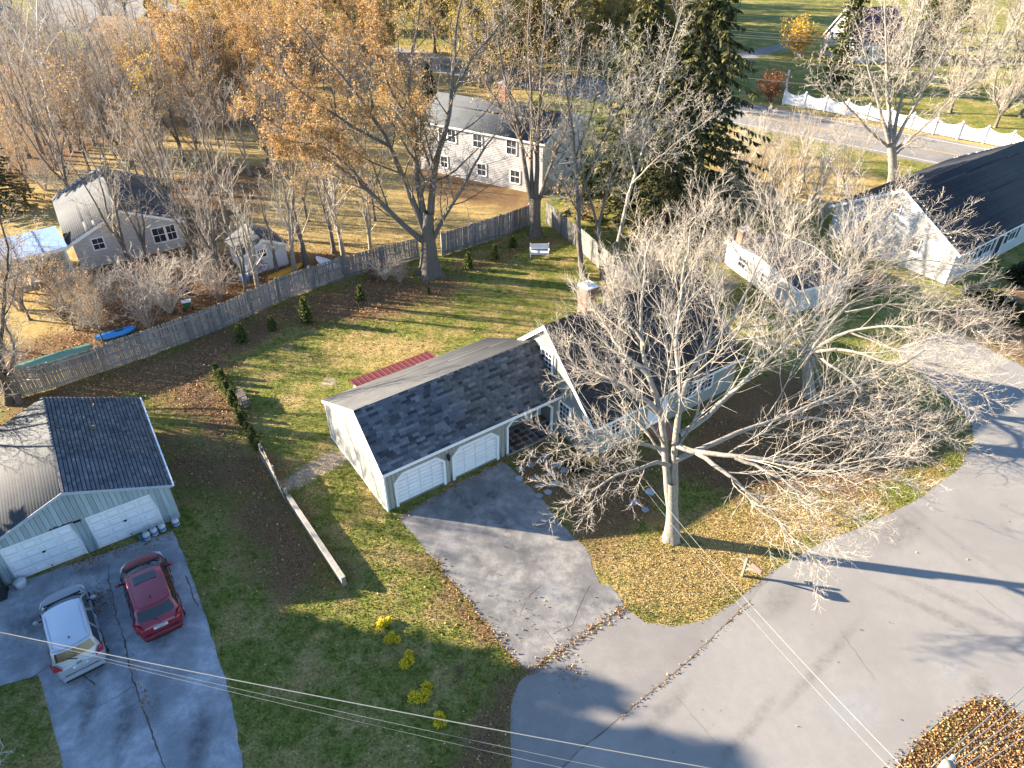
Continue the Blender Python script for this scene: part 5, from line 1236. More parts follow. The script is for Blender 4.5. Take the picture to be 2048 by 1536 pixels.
# ---------------------------------------------------------------- second bare tree behind it
b0 = G(1618, 792); LP = lambda *s: limb_px(b0, s)
limbs = [
    (LP((1618, 792, 0), (1615, 740, 0), (1622, 705, 0)), .33, .27, False),
    (LP((1622, 708, 0), (1640, 640, .4), (1665, 560, .8), (1690, 470, 1.4), (1700, 400, 2)), 0.135, 0.018, True),
    (LP((1618, 708, 0), (1600, 630, .6), (1570, 540, 1.2), (1545, 450, 2), (1530, 380, 3)), 0.120, 0.018, True),
    (LP((1625, 705, 0), (1680, 700, -.8), (1745, 720, -2), (1830, 745, -3), (1920, 770, -3.8), (1985, 760, -4)), 0.112, 0.012, True),
    (LP((1625, 700, 0), (1700, 660, -.4), (1790, 650, -1.2), (1880, 665, -2), (1975, 690, -2.6)), 0.105, 0.012, True),
    (LP((1625, 695, 0), (1690, 620, .2), (1770, 580, 0), (1860, 575, -.6), (1950, 600, -1)), 0.098, 0.012, True),
    (LP((1622, 700, 0), (1680, 580, 1), (1750, 500, 1.4), (1830, 460, 1.4), (1900, 450, 1.2)), 0.090, 0.012, True),
    (LP((1625, 706, 0), (1680, 740, -1.6), (1750, 800, -3.4), (1820, 850, -4.6), (1890, 870, -5.2)), 0.090, 0.012, True),
    (LP((1620, 706, 0), (1650, 780, -1.8), (1690, 850, -3.4), (1740, 920, -4.6), (1800, 950, -5)), 0.075, 0.012, True),
    (LP((1615, 705, 0), (1570, 690, -.6), (1520, 680, -1), (1470, 660, -1)), 0.068, 0.012, True),
    (LP((1612, 700, 0), (1560, 620, .8), (1500, 550, 1.4), (1450, 480, 2), (1410, 430, 2.6)), 0.090, 0.012, True),
    (LP((1700, 665, -.4), (1790, 700, -1.8), (1870, 730, -2.6), (1960, 740, -3)), 0.060, 0.012, True),
    (LP((1640, 640, .4), (1600, 560, 1.6), (1580, 480, 2.6), (1590, 400, 3.4)), .07, .02, True),
    (LP((1665, 560, .8), (1720, 500, 1.6), (1770, 430, 2.4), (1810, 380, 3)), .07, .02, True),
    (LP((1680, 580, 1), (1760, 540, .8), (1850, 520, .4), (1930, 530, 0)), .07, .02, True),
    (LP((1690, 625, .2), (1790, 610, -.6), (1890, 630, -1.4), (1980, 650, -2)), 0.060, 0.012, True),
]
t2 = Tree(limbs, lv, m_bark_pale, m_twig_pale, minr=.0095)
plant('bare_maple_tree', 'bare pale tree with long drooping limbs standing between the cape and the street', b0, t2.meshes())
# ---------------------------------------------------------------- big maple at the fence, still holding russet leaves
b0 = G(860, 548); LP = lambda *s: limb_px(b0, s)
limbs = [
    (LP((860, 548, 0), (858, 500, 0), (856, 455, 0), (858, 425, 0)), .72, .36, False),
    (LP((855, 488, 0), (800, 445, -.4), (735, 375, -.4), (660, 320, 0), (580, 270, .6), (500, 215, 1)), .24, .04, True),
    (LP((856, 478, 0), (815, 375, .4), (775, 290, .8), (710, 190, 1.4), (640, 110, 2), (590, 40, 2.5)), .26, .04, True),
    (LP((856, 474, 0), (838, 370, .6), (835, 270, 1.2), (820, 160, 2), (838, 60, 2.6), (845, -30, 3)), .3, .05, True),
    (LP((858, 474, 0), (868, 350, .3), (892, 270, .6), (905, 190, 1), (912, 100, 1.4), (930, -20, 2)), .3, .05, True),
    (LP((860, 490, 0), (895, 425, -.4), (935, 365, -.8), (975, 305, -1), (1030, 235, -1)), .18, .03, True),
    (LP((905, 190, 1), (940, 120, 1.4), (985, 60, 2), (1010, 0, 2.4)), .12, .03, True),
    (LP((775, 290, .8), (720, 260, .6), (640, 210, .4), (560, 150, .6)), .13, .03, True),
    (LP((835, 270, 1.2), (790, 190, 2.2), (760, 100, 3), (740, 20, 3.6)), .15, .03, True),
    (LP((735, 375, -.4), (690, 330, -1.4), (630, 300, -2), (560, 290, -2.4)), .1, .025, True),
    (LP((868, 350, .3), (850, 280, -.6), (842, 210, -1.4)), .1, .03, True),
]
lv3 = [dict(n=14, t0=.2, t1=.99, lr=(.28, .5), ang=(28, 55), K=6, up=.4, wig=.16, big=True, S=3), dict(n=8, t0=.15, t1=.98, lr=(.38, .62), ang=(30, 60), K=4, up=.3, wig=.2), dict(n=5, t0=.2, t1=1, lr=(.4, .7), ang=(35, 65), K=3, up=.2, wig=.2)]
t3 = Tree(limbs, lv3, m_bark_grey, m_twig, minr=.012)
lp = sample_on(t3.levels[-1], 60000, .1, .1); lp = lp[(lp[:, 0] < 0.2 + rng.normal(size=len(lp)) * 1.2) & (lp[:, 2] > 3)]
lm3 = np_mesh('foliage', *[(v, [f]) for v, f in [leaf_quads(lp, .11)]][0], O_)
plant('maple_tree', 'massive forked maple with russet leaves standing in the back fence line', b0, t3.meshes(), [lm3])
# ---------------------------------------------------------------- corner tree and its neighbours
def authored(name, label, base, limbs, bark, twig, lvx, minr=.011, leaves=0, lmat=None, group=None, lsize=.14):
    b0 = G(*base); LL = [(limb_px(b0, sp), r0, r1, fd) for sp, r0, r1, fd in limbs]
    t = Tree(LL, lvx, bark, twig, minr); lm = None
    if leaves: v, f = leaf_quads(sample_on(t.levels[-1], leaves, .1, .1), lsize); lm = [np_mesh('foliage', v, [f], lmat)]
    plant(name, label, b0, t.meshes(), lm, group); return t
authored('corner_tree', 'tall many stemmed bare tree in the corner of the wooden fences', (1070, 470), [
    ([(1070, 470, 0), (1070, 420, 0), (1071, 395, 0)], .48, .42, False),
    ([(1062, 400, 0), (1048, 330, .4), (1035, 250, .8), (1010, 170, 1.2), (990, 80, 1.8), (975, -20, 2.4)], .2, .04, True),
    ([(1072, 398, 0), (1075, 300, .4), (1085, 200, .8), (1090, 100, 1.2), (1100, -20, 1.8)], .22, .05, True),
    ([(1078, 400, 0), (1105, 330, -.4), (1130, 260, -.6), (1150, 170, -.4), (1165, 80, 0)], .17, .04, True),
    ([(1066, 395, 0), (1060, 300, 1), (1058, 200, 2), (1050, 90, 3), (1060, -20, 3.6)], .18, .04, True),
    ([(1080, 395, 0), (1120, 390, -1), (1155, 395, -1.8), (1195, 420, -2)], .09, .02, True),
    ([(1035, 250, .8), (1000, 215, .4), (960, 150, .4), (940, 90, .6)], .1, .03, True)], m_bark_grey, m_twig, lv3, leaves=2500, lmat=O_)
for nm, lab, base, limbs, bk, tw in (
    ('bare_tree', 'slim grey bare tree with mottled trunk just behind the brick chimney', (1166, 556), [
        ([(1166, 556, 0), (1158, 480, 0), (1156, 405, 0)], .2, .17, False), ([(1156, 410, 0), (1150, 320, .5), (1142, 230, 1), (1130, 130, 1.6), (1120, 30, 2.2)], .13, .03, True), ([(1158, 410, 0), (1180, 330, .2), (1215, 250, .4), (1270, 170, .6), (1330, 110, .8)], .11, .02, True),
        ([(1157, 430, 0), (1135, 380, -.6), (1110, 340, -1), (1085, 310, -1)], .06, .015, True), ([(1180, 330, .2), (1220, 300, -.6), (1280, 260, -1), (1350, 225, -1.2)], .07, .02, True), ([(1150, 320, .5), (1175, 240, .8), (1200, 150, 1.2), (1230, 60, 2)], .08, .02, True)], m_bark_grey, m_twig_pale),
    ('bare_tree', 'forked grey bare tree between the chimney and the pale board fence', (1206, 560), [
        ([(1206, 560, 0), (1200, 500, 0), (1196, 450, 0)], .17, .14, False), ([(1196, 455, 0), (1180, 390, .3), (1165, 320, .5), (1160, 230, .8)], .1, .02, True), ([(1197, 452, 0), (1215, 380, .2), (1240, 300, .5), (1290, 210, 1), (1350, 140, 1.6)], .11, .02, True), ([(1215, 380, .2), (1260, 330, -.4), (1320, 270, -.8), (1400, 210, -1)], .08, .02, True)], m_bark_grey, m_twig_pale),
    ('bare_tree', 'leaning pale bare tree against the dark spruce', (1232, 505), [
        ([(1232, 505, 0), (1246, 440, 0), (1258, 385, 0)], .16, .13, False), ([(1258, 388, 0), (1285, 300, .4), (1310, 210, .8), (1340, 100, 1.2), (1370, 0, 2)], .11, .02, True), ([(1262, 370, 0), (1310, 320, -.6), (1370, 270, -1), (1440, 220, -1.2)], .08, .02, True), ([(1270, 345, .2), (1255, 280, .8), (1250, 200, 1.2), (1270, 100, 1.6)], .08, .02, True)], m_bark_pale, m_twig_pale)):
    authored(nm, lab, base, limbs, bk, tw, lv3, minr=.011)
# right-hand tree near the through road
authored('bare_tree', 'tall bare tree with upright limbs on the verge of the through road', (1786, 372), [
    ([(1786, 372, 0), (1785, 320, 0), (1782, 285, 0)], .4, .34, False),
    ([(1780, 290, 0), (1760, 220, .5), (1735, 130, 1), (1710, 40, 1.4)], .2, .03, True), ([(1783, 285, 0), (1775, 190, 1), (1770, 90, 2), (1765, -30, 3)], .22, .03, True), ([(1786, 285, 0), (1800, 190, 1), (1820, 90, 1.5), (1850, -20, 2)], .2, .03, True),
    ([(1788, 290, 0), (1830, 210, 0), (1880, 120, 0), (1930, 30, .4)], .18, .03, True), ([(1790, 300, 0), (1850, 250, -.8), (1910, 190, -1.2), (1970, 140, -1.2)], .14, .03, True), ([(1778, 295, 0), (1720, 240, -.8), (1670, 180, -1.2), (1640, 120, -1.2)], .14, .03, True), ([(1790, 310, 0), (1840, 270, -1.5), (1880, 230, -2)], .1, .02, True)], m_bark_pale, m_twig_pale, lv3, minr=.014)

# ---------------------------------------------------------------- generic tree kinds (several seeds each), copied about
def generic(h, stems, bark, twig, spread=.33, lvx=None, minr=.012, r=.14, lean=0):
    limbs = []; tr = h * .18; top = np.array([lean * tr, 0, tr])
    limbs.append(([(0, 0, 0), (lean * tr * .5, .02, tr * .5), tuple(top)], r, r * .85, False))
    for k in range(stems):
        a = 6.283 * k / stems + rng.uniform(-.4, .4); s = spread * rng.uniform(.5, 1.2) * h * (.15 if k == 0 else 1); hh = h * rng.uniform(.75, 1.0)
        e = np.array([math.cos(a) * s + lean * h, math.sin(a) * s, hh]); m1 = top + (e - top) * .35 + np.array([math.cos(a), math.sin(a), 0]) * s * .18; m2 = top + (e - top) * .7 + rng.normal(size=3) * .15
        limbs.append(([tuple(top - [0, 0, .15]), tuple(m1), tuple(m2), tuple(e)], r * .62, r * .12, True))
    return Tree(limbs, lvx or [dict(n=13, t0=.05, t1=.98, lr=(.3, .5), ang=(28, 58), K=6, up=.4, wig=.16), dict(n=8, t0=.15, t1=.98, lr=(.35, .6), ang=(30, 60), K=4, up=.3, wig=.2), dict(n=4, t0=.2, t1=1, lr=(.4, .7), ang=(30, 60), K=3, up=.2, wig=.2)], bark, twig, minr)
def leaves_of(t, n, size, mat, lo=0.0):
    p = sample_on(t.levels[-1], n, .1, .12); p = p[p[:, 2] > lo]; v, f = leaf_quads(p, size); return np_mesh('foliage', v, [f], mat)
KIND = {}
lvs = [dict(n=9, t0=.1, t1=.98, lr=(.28, .45), ang=(25, 48), K=6, up=.4, wig=.12), dict(n=6, t0=.15, t1=.98, lr=(.35, .6), ang=(28, 55), K=4, up=.3, wig=.16), dict(n=4, t0=.2, t1=1, lr=(.4, .7), ang=(28, 55), K=3, up=.2, wig=.18, minr=.009)]
slim = [generic(9.5, 3, m_bark_grey, m_twig, .16, lvs, r=.17), generic(8.5, 2, m_bark_pale, m_twig_pale, .2, lvs, r=.15, lean=-.05), generic(10.5, 4, m_bark_grey, m_twig, .18, lvs, r=.18)]
wide = [generic(11, 6, m_bark_grey, m_twig, .34, r=.22, minr=.014), generic(12, 7, m_bark_grey, m_twig_pale, .3, r=.24, minr=.015)]
KIND['pole'] = [(t.meshes(), None) for t in (generic(11, 2, m_bark_grey, m_twig, .1, lvs, r=.23), generic(10, 3, m_bark_pale, m_twig_pale, .12, lvs, r=.21, lean=-.04))]
KIND['slim'] = [(t.meshes(), None) for t in slim]
KIND['slim_leaf'] = [(t.meshes(), [leaves_of(t, 1400, .11, O_)]) for t in (generic(9, 3, m_bark_grey, m_twig, .18, r=.1), generic(8.5, 4, m_bark_grey, m_twig, .2, r=.1))]
KIND['slim_yellow'] = [(t.meshes(), [leaves_of(t, 1500, .14, Y_)]) for t in (generic(8.5, 4, m_bark_grey, m_twig, .2, r=.1),)]
KIND['wide'] = [(t.meshes(), None) for t in wide]
big_l = [generic(12, 7, m_bark_grey, m_twig, .36, r=.24, minr=.016), generic(11, 6, m_bark_grey, m_twig, .4, r=.22, minr=.016)]
KIND['orange'] = [(t.meshes(), [leaves_of(t, 20000, .14, O_)]) for t in big_l]
KIND['gold'] = [(big_l[1].meshes(), [leaves_of(big_l[1], 20000, .15, Y_)])]
KIND['ygreen'] = [(big_l[0].meshes(), [leaves_of(big_l[0], 26000, .18, YG)])]
birch = generic(11, 4, m_bark_birch, m_twig, .2, r=.13)
KIND['birch'] = [(birch.meshes(), None)]
def shrub_bare(h, n, twig, spread=.6, lv=None):
    limbs = []
    for k in range(n):
        a = rng.uniform(0, 6.283); s = h * spread * rng.uniform(.3, 1); e = (math.cos(a) * s, math.sin(a) * s, h * rng.uniform(.6, 1)); limbs.append(([(math.cos(a) * .08, math.sin(a) * .08, 0), (e[0] * .45, e[1] * .45, e[2] * .6), e], .022, .007, True))
    return Tree(limbs, [dict(n=8, t0=.2, t1=.98, lr=(.35, .6), ang=(25, 55), K=5, up=.1, wig=.2), dict(n=5, t0=.2, t1=1, lr=(.4, .7), ang=(25, 60), K=3, up=.0, wig=.2)], twig, twig, .0095)
sb = [shrub_bare(2.2, 16, m_twig, .7), shrub_bare(1.8, 14, m_twig_red, .7), shrub_bare(2.6, 18, m_twig_pale, .8)]
KIND['shrub'] = [(t.meshes(), None) for t in sb]
bru = [generic(5, 5, m_twig_pale, m_twig_pale, .3, lvs, r=.06, minr=.01), generic(5.5, 6, m_twig, m_twig, .28, lvs, r=.06, minr=.01)]
KIND['brush'] = [(t.meshes(), None) for t in bru]
KIND['shrub_gold'] = [(sb[0].meshes(), [leaves_of(sb[0], 3500, .12, Y_)])]
KIND['shrub_red'] = [(sb[1].meshes(), [leaves_of(sb[1], 2500, .1, RB)])]
_cnt = {}
def put(kind, px, label, name, group=None, h=1.0, cat='tree', rz=None, world=None):
    o = G(*px) if world is None else np.array([*world, 0.0]); k = _cnt.get(kind, 0); _cnt[kind] = k + 1; me, lv_ = KIND[kind][k % len(KIND[kind])]
    s = h * rng.uniform(.92, 1.08); return plant(name, label, o, me, lv_, group, rng.uniform(0, 6.28) if rz is None else rz, (s, s, s * rng.uniform(.95, 1.08)), cat)
# thicket and trees beyond the wooden fence
OTHER = [pix([(150, 540), (375, 492), (345, 400), (170, 400)]), pix([(490, 556), (585, 530), (560, 470), (480, 490)]), pix([(820, 345), (1080, 400), (1150, 330), (900, 260)])]
g = 'slender trees in the thicket beyond the fence'
for px in ((500, 612), (520, 590), (556, 548), (590, 545), (612, 530), (690, 528), (668, 505), (742, 505)):
    put('pole', px, 'thin bare tree rising just beyond the wooden fence by the shed', 'slender_tree', g, rng.uniform(.65, .9))
for px in ((210, 692), (150, 660), (60, 640), (12, 700), (30, 600)):
    put('slim_leaf', px, 'thin tree with a few orange leaves near the canoe and kayak', 'slender_tree', g, rng.uniform(.6, .8))
for px in ((395, 530), (425, 520), (445, 560), (460, 470), (400, 455), (350, 430), (330, 400), (420, 390), (500, 350), (540, 340), (440, 300), (600, 300), (300, 330), (250, 320), (160, 300), (90, 290), (190, 290), (240, 300), (330, 310), (400, 330)):
    put('slim_leaf' if rng.random() < .5 and px[1] < 420 else 'slim', px, 'thin bare or sparsely leaved tree in the dense thicket around the white gable house', 'slender_tree', 'thicket around the white gable house', rng.uniform(.8, 1.1))
_th = np.array([(-40, 330), (-20, 200), (260, 140), (420, 130), (760, 200), (760, 500), (560, 560), (420, 600), (330, 480), (140, 430)], float); k = 0
while k < 95:
    q = np.array([[rng.uniform(-40, 770), rng.uniform(130, 600)]])
    if sdist(q, _th)[0] < 0: continue
    p = G(*q[0])[:2][None]; k += 1
    if (p[0][0] < -24 and 40 < p[0][1] < 57): continue
    if (58 < p[0][1] < 70 and p[0][0] > -32) or (p[0][1] < 54 and p[0][0] > -24): continue
    if max(sdist(p, rect_q)[0] for rect_q in OTHER) > -.6: continue
    put('slim_leaf' if rng.random() < .45 else 'slim', tuple(q[0]), 'thin bare or sparsely leaved tree in the dense thicket around the white gable house', 'slender_tree', 'thicket around the white gable house', rng.uniform(.8, 1.2))
for px in ((262, 535), (300, 528)): put('slim', px, 'thin leaning bare tree in front of the white gable wall', 'slender_tree', 'trees before the white gable', rng.uniform(.8, 1.0))
put('wide', (258, 48), 'thick dark trunked tree beside the tan roofed house and far road', 'bare_tree', None, 1.35)
put('slim_yellow', (330, 330), 'slender tree with a bright yellow leafy top in the thicket', 'yellow_tree', None, 1.05)
put('slim_yellow', (395, 215), 'yellow leaved tree behind the thicket near the dark car', 'yellow_tree', None, 1.0)
for lab, base, lim in (('straight white birch rising between the grey house and the tan roofed house', (112, 268), [([(112, 268, 0), (98, 215, 0), (88, 165, 0)], .17, .15, False), ([(88, 168, 0), (78, 100, .2), (76, 30, .4), (74, -40, .6)], .13, .05, True), ([(88, 166, 0), (60, 110, .4), (25, 55, .6), (-10, 10, .8)], .1, .03, True), ([(82, 130, 0), (100, 90, -.5), (125, 60, -.8)], .05, .02, True)]),
        ('leaning white birch beside the grey house', (70, 262), [([(70, 262, 0), (48, 200, 0), (35, 150, 0)], .13, .11, False), ([(35, 152, 0), (10, 90, .4), (-10, 40, .8)], .09, .03, True), ([(36, 150, 0), (50, 80, 0), (55, 0, .5)], .09, .03, True)])):
    authored('birch_tree', lab, base, lim, m_bark_birch, m_twig, lv3)
for px in ((20, 240),): put('birch', px, 'white barked birch rising beside the grey house', 'birch_tree', 'birches by the grey house', 1.0)
for k, px in enumerate(((560, 215), (470, 235), (620, 225), (700, 195), (540, 170), (640, 150), (420, 245), (350, 240), (730, 150), (500, 150))):
    put('orange', px, 'broad tree with dense russet orange leaves beyond the thicket', 'russet_tree', 'russet trees beyond the thicket', rng.uniform(.75, .95))
for px in ((500, 95), (590, 110), (430, 130)): put('gold', px, 'golden leaved tree beside the far road', 'golden_tree', 'golden trees by the far road', .95)
for px in ((760, 130), (830, 70), (960, 110), (1040, 125), (1110, 110), (1190, 130), (1000, 40), (1090, 30), (1180, 50), (900, 30), (1250, 90), (1280, 30), (780, 20), (1370, 30), (870, 105), (700, 60), (640, 60), (920, 75), (1000, 90), (1070, 75), (1140, 80), (1220, 60), (850, 20), (950, 0), (1050, -10), (1130, 5), (1230, 5), (1320, 70), (1160, 160), (1240, 150), (1080, 150), (1000, 150), (1330, 130), (960, 175)):
    put('ygreen', px, 'yellow green leaved tree beyond the through road', 'yellow_green_tree', 'yellow green trees beyond the through road', rng.uniform(.9, 1.1))
for px in ((250, 215), (190, 230), (140, 180), (220, 150), (300, 190), (330, 150), (280, 110), (390, 120), (60, 170), (440, 90), (170, 90), (100, 60), (30, 50), (330, 60), (415, 40), (20, 200), (110, 230), (-20, 240), (190, 190), (70, 110), (130, 120), (240, 90), (-10, 150), (90, 180), (360, 30), (210, 40)):
    put('wide', px, 'bare grey tree among the houses near the far road', 'bare_tree', 'bare trees near the far road', rng.uniform(.6, .8))
for px in ((1470, 330), (1530, 360), (1600, 385), (1560, 330), (1650, 350), (1500, 400), (1440, 400), (1580, 420), (1480, 370), (1540, 400), (1620, 420), (1680, 390), (1510, 310), (1600, 340), (1450, 440), (1540, 450), (1640, 460), (1490, 460)):
    put('brush', px, 'bare bushy sapling between the spruce and the through road', 'sapling', 'saplings by the through road', rng.uniform(.75, 1.2))
for px in ((1990, 255), (2040, 235), (1900, 225), (1830, 190), (1960, 170), (1880, 130), (2030, 130), (1940, 80), (1780, 170), (2020, 60), (1830, 60)):
    put('wide', px, 'bare tree behind the white vinyl fence', 'bare_tree', 'bare trees behind the vinyl fence', rng.uniform(.7, .95))
for px in ((1420, 30), (1450, 20), (1480, 12), (1400, 50), (1510, 0)): put('slim_leaf', px, 'reddish bare tree in the row beside the far lawn', 'bare_tree', 'row of trees beside the far lawn', .8)
# bare shrubs
for px in ((300, 655), (250, 640), (340, 625), (215, 610), (280, 600), (320, 590), (150, 600), (380, 590), (400, 560), (440, 600), (100, 570), (60, 575), (40, 620), (130, 640), (190, 655), (90, 380), (50, 400), (140, 400), (20, 350), (110, 340), (60, 240), (200, 270), (160, 240)):
    put('shrub', px, 'tangled bare brown shrub in the hedge behind the wooden fence', 'bare_shrub', 'bare shrubs behind the fence', rng.uniform(1.0, 1.6), 'shrub')
for px in ((770, 560), (800, 565), (745, 560)): put('shrub', px, 'small bare shrub in the leaf bed before the fence', 'bare_shrub', 'bare shrubs before the fence', .65, 'shrub')
for px in ((1230, 600), (1260, 610), (1300, 590), (1330, 560), (1360, 590), (1395, 570), (1290, 560), (1430, 610)):
    put('shrub', px, 'bare shrub behind the roof of the cape house', 'bare_shrub', 'bare shrubs behind the cape', rng.uniform(.9, 1.4), 'shrub')
for px in ((1700, 580), (1740, 590), (1660, 600)): put('shrub_red', px, 'russet leaved shrub beside the white ranch', 'russet_shrub', 'russet shrubs by the ranch', .7, 'shrub')
put('shrub_gold', (1592, 112), 'rounded golden leaved shrub beside the far driveway', 'golden_shrub', None, 2.0, 'shrub')
put('shrub_red', (1540, 205), 'rounded russet shrub at the end of the vinyl fence', 'russet_shrub', None, 1.7, 'shrub')
put('shrub', (920, 1345), 'low bare twiggy shrub in the shaded lawn beside the driveway', 'bare_shrub', None, .28, 'shrub')
put('shrub_gold', (1180, 930), 'low shrub with golden leaves by the cape front wall', 'golden_shrub', None, .3, 'shrub')

# ---------------------------------------------------------------- conifers
def conifer(h, rad, mat, needle=.28, whorls=None, per=9, droop=.35, dens=26, pend=.5, bark=m_bark_dark, lo=.06, wdt=.35):
    """trunk plus drooping boughs carrying many needle sprays"""
    Q = np.array([[(0, 0, h * k / 9) for k in range(10)]], float); rd = np.linspace(h * .022, .02, 10)[None]; big = [tubes(Q, rd, 8)]
    whorls = whorls or int(h / .42); P = []
    for w in range(whorls):
        z = h * (lo + (.97 - lo) * w / whorls); L = rad * (1 - (z / h)) ** .75 * rng.uniform(.8, 1.12) + .12
        for k in range(per):
            a = 6.283 * k / per + rng.uniform(-.35, .35) + w * .9; l = L * rng.uniform(.45, 1.2); s = np.linspace(0, 1, 7)
            zz = z + rng.uniform(-.2, .2) + l * (.12 * s - droop * s ** 1.6 + .16 * droop * s ** 4)
            P.append(np.stack([np.cos(a) * l * s, np.sin(a) * l * s, zz], 1))
    P = np.array(P); P[:, 1:] += rng.normal(size=P[:, 1:].shape) * .05; Rd = np.linspace(.03, .008, 7)[None].repeat(len(P), 0); big.append(tubes(P, Rd, 3))
    n = dens * len(P); i = rng.integers(0, len(P), n); t = rng.uniform(.12, 1, n) ** .8 * 6; k = np.minimum(t.astype(int), 5); w = (t - k)[:, None]
    b = P[i, k] * (1 - w) + P[i, k + 1] * w; tan = unit(P[i, k + 1] - P[i, k]); side = unit(np.cross(tan, [0, 0, 1.])) * np.where(rng.random(n) < .5, 1, -1)[:, None]
    d = unit(tan * rng.uniform(.2, .9, (n, 1)) + side * rng.uniform(.2, 1, (n, 1)) + np.array([0, 0, -1.]) * rng.uniform(0, pend * 2, (n, 1)) + rng.normal(size=(n, 3)) * .2)
    L = needle * rng.uniform(.6, 1.3, (n, 1)); u = unit(np.cross(d, rng.normal(size=(n, 3)))) * L * wdt * .5
    V = np.stack([b - u * .6, b + d * L * .5 - u, b + d * L, b + d * L * .5 + u, b + u * .6], 1).reshape(-1, 3); F = np.arange(n * 5).reshape(n, 5)
    tv, tf = cat_mesh(big); return np_mesh('trunk', tv, [tf], bark, True), np_mesh('foliage', V, [F], mat)
def put_con(me, o, name, label, scale=1, group=None, cat='tree'):
    t = thing(name, (o[0], o[1], 0), rng.uniform(0, 6.28), label, cat, group); t.scale = (scale,) * 3 if not hasattr(scale, '__len__') else scale
    link('trunk', me[0], t); c = link('crown', me[1], t); return t
spruce = conifer(19, 6.4, N_spr, .42, whorls=32, per=10, droop=.5, dens=62, pend=1.0, wdt=.34)
fir = conifer(12, 2.9, N_mid, .42, per=9, droop=.12, dens=24, pend=.15)
pine = conifer(11, 3.2, N_dark, .5, per=9, droop=.2, dens=22, pend=.3)
put_con(spruce, G(1365, 432), 'norway_spruce', 'huge dark spruce with drooping boughs behind the pale board fence', (1.15, 1.15, 1.0))
put_con(spruce, G(1330, 468), 'norway_spruce', 'smaller dark spruce standing just behind the pale board fence', (.7, .7, .6))
put_con(spruce, G(1262, 412), 'norway_spruce', 'dark spruce beside the raised ranch, half hidden by bare trees', (1.05, 1.05, .9))
put_con(fir, G(1165, 440), 'fir_tree', 'small sunlit fir tree behind the corner of the fences', .4)
put_con(fir, G(1668, 178), 'fir_tree', 'tall sunlit fir tree behind the end of the vinyl fence', 1.05)
put_con(fir, G(1838, 110), 'fir_tree', 'dark fir tree beyond the vinyl fence near the plum roofed house', .95)
put_con(fir, G(1895, 95), 'fir_tree', 'second dark fir tree beyond the vinyl fence', .9)
put_con(spruce, G(2, 420), 'evergreen_tree', 'dark dense evergreen tree beside the covered patio', (.6, .6, .42))
put_con(pine, G(590, 120), 'evergreen_tree', 'dark evergreen among the golden trees by the far road', .85)
put_con(pine, G(860, 215), 'evergreen_tree', 'dark evergreen behind the roof of the raised ranch', .45)
put_con(spruce, G(1420, 60), 'evergreen_tree', 'dark evergreen at the edge of the far lawn', .6)
arb = conifer(3.0, .5, N_thuja, .16, whorls=26, per=9, droop=-.5, dens=14, pend=0, lo=.02, wdt=.6)
put_con(arb, G(318, 84), 'arborvitae', 'tall narrow dark arborvitae beside the far road', 2.2)
for (u, v, s), lab in zip(((485, 683, .6), (546, 660, .48), (614, 645, .78), (722, 600, .52), (937, 538, .62), (990, 522, .55), (1026, 495, .5), (858, 588, .25), (640, 735, .0)),
        ('young arborvitae at the corner of the back fence bed', 'short bright arborvitae in the leaf bed before the fence', 'bushy arborvitae in the leaf bed before the fence', 'bright arborvitae beside the bare shrub before the fence', 'arborvitae in the bed right of the big maple', 'arborvitae in the middle of the bed between maple and bench', 'arborvitae in the bed beside the bench', 'tiny evergreen at the foot of the big maple', '')):
    if s: put_con(arb, G(u, v), 'arborvitae', lab, (s * rng.uniform(.85, 1.2), s * rng.uniform(.85, 1.2), s * rng.uniform(.65, .85)), 'young arborvitae before the back fence', 'shrub')
for k in range(13):
    t = k / 12; u = 436 + (516 - 436) * t + 4 * math.sin(k * 2.1); v = 752 + (898 - 752) * t
    s = rng.uniform(.22, .34); put_con(arb, G(u, v), 'hedge_plant', 'small dark hedge conifer in the row beside the firewood rack', (s * 1.5, s * 1.5, s * .95), 'small hedge conifers', 'shrub')
def tuft_bush(r, n, L, mat, w=.16):
    d = unit(rng.normal(size=(n, 3)) + np.array([0, 0, .5])); d[:, 2] = np.abs(d[:, 2]); d = unit(d); b = d * r * rng.uniform(.1, .75, (n, 1)); L_ = L * rng.uniform(.6, 1.2, (n, 1)); u = unit(np.cross(d, rng.normal(size=(n, 3)))) * L_ * w
    dd = unit(d + rng.normal(size=(n, 3)) * .35)
    V = np.stack([b - u * .5, b + dd * L_ * .5 - u, b + dd * L_, b + dd * L_ * .5 + u], 1).reshape(-1, 3); V[:, 2] = np.maximum(V[:, 2], 0); return np_mesh('foliage', V, [np.arange(n * 4).reshape(n, 4)], mat)
def uneven_bush():
    parts = []
    for k in range(rng.integers(4, 7)):
        c = np.array([rng.normal() * .13, rng.normal() * .13, rng.uniform(0, .14)]); m = rng.integers(350, 600); r = rng.uniform(.14, .26)
        d = unit(rng.normal(size=(m, 3)) + np.array([0, 0, .5])); d[:, 2] = np.abs(d[:, 2]); b = c + d * r * rng.uniform(.1, .8, (m, 1)); L_ = rng.uniform(.04, .14, (m, 1)); u = unit(np.cross(d, rng.normal(size=(m, 3)))) * L_ * .16; dd = unit(d + rng.normal(size=(m, 3)) * .45)
        parts.append((np.stack([b - u * .5, b + dd * L_ * .5 - u, b + dd * L_, b + dd * L_ * .5 + u], 1).reshape(-1, 3), np.arange(m * 4).reshape(m, 4)))
    V, F = cat_mesh(parts); V[:, 2] = np.maximum(V[:, 2], 0.004); return np_mesh('crown', V, [F], N_yel)
stem_me = MB().tube([(0, 0, 0), (0, 0, .15)], .03, 6).mesh('stem', m_twig)
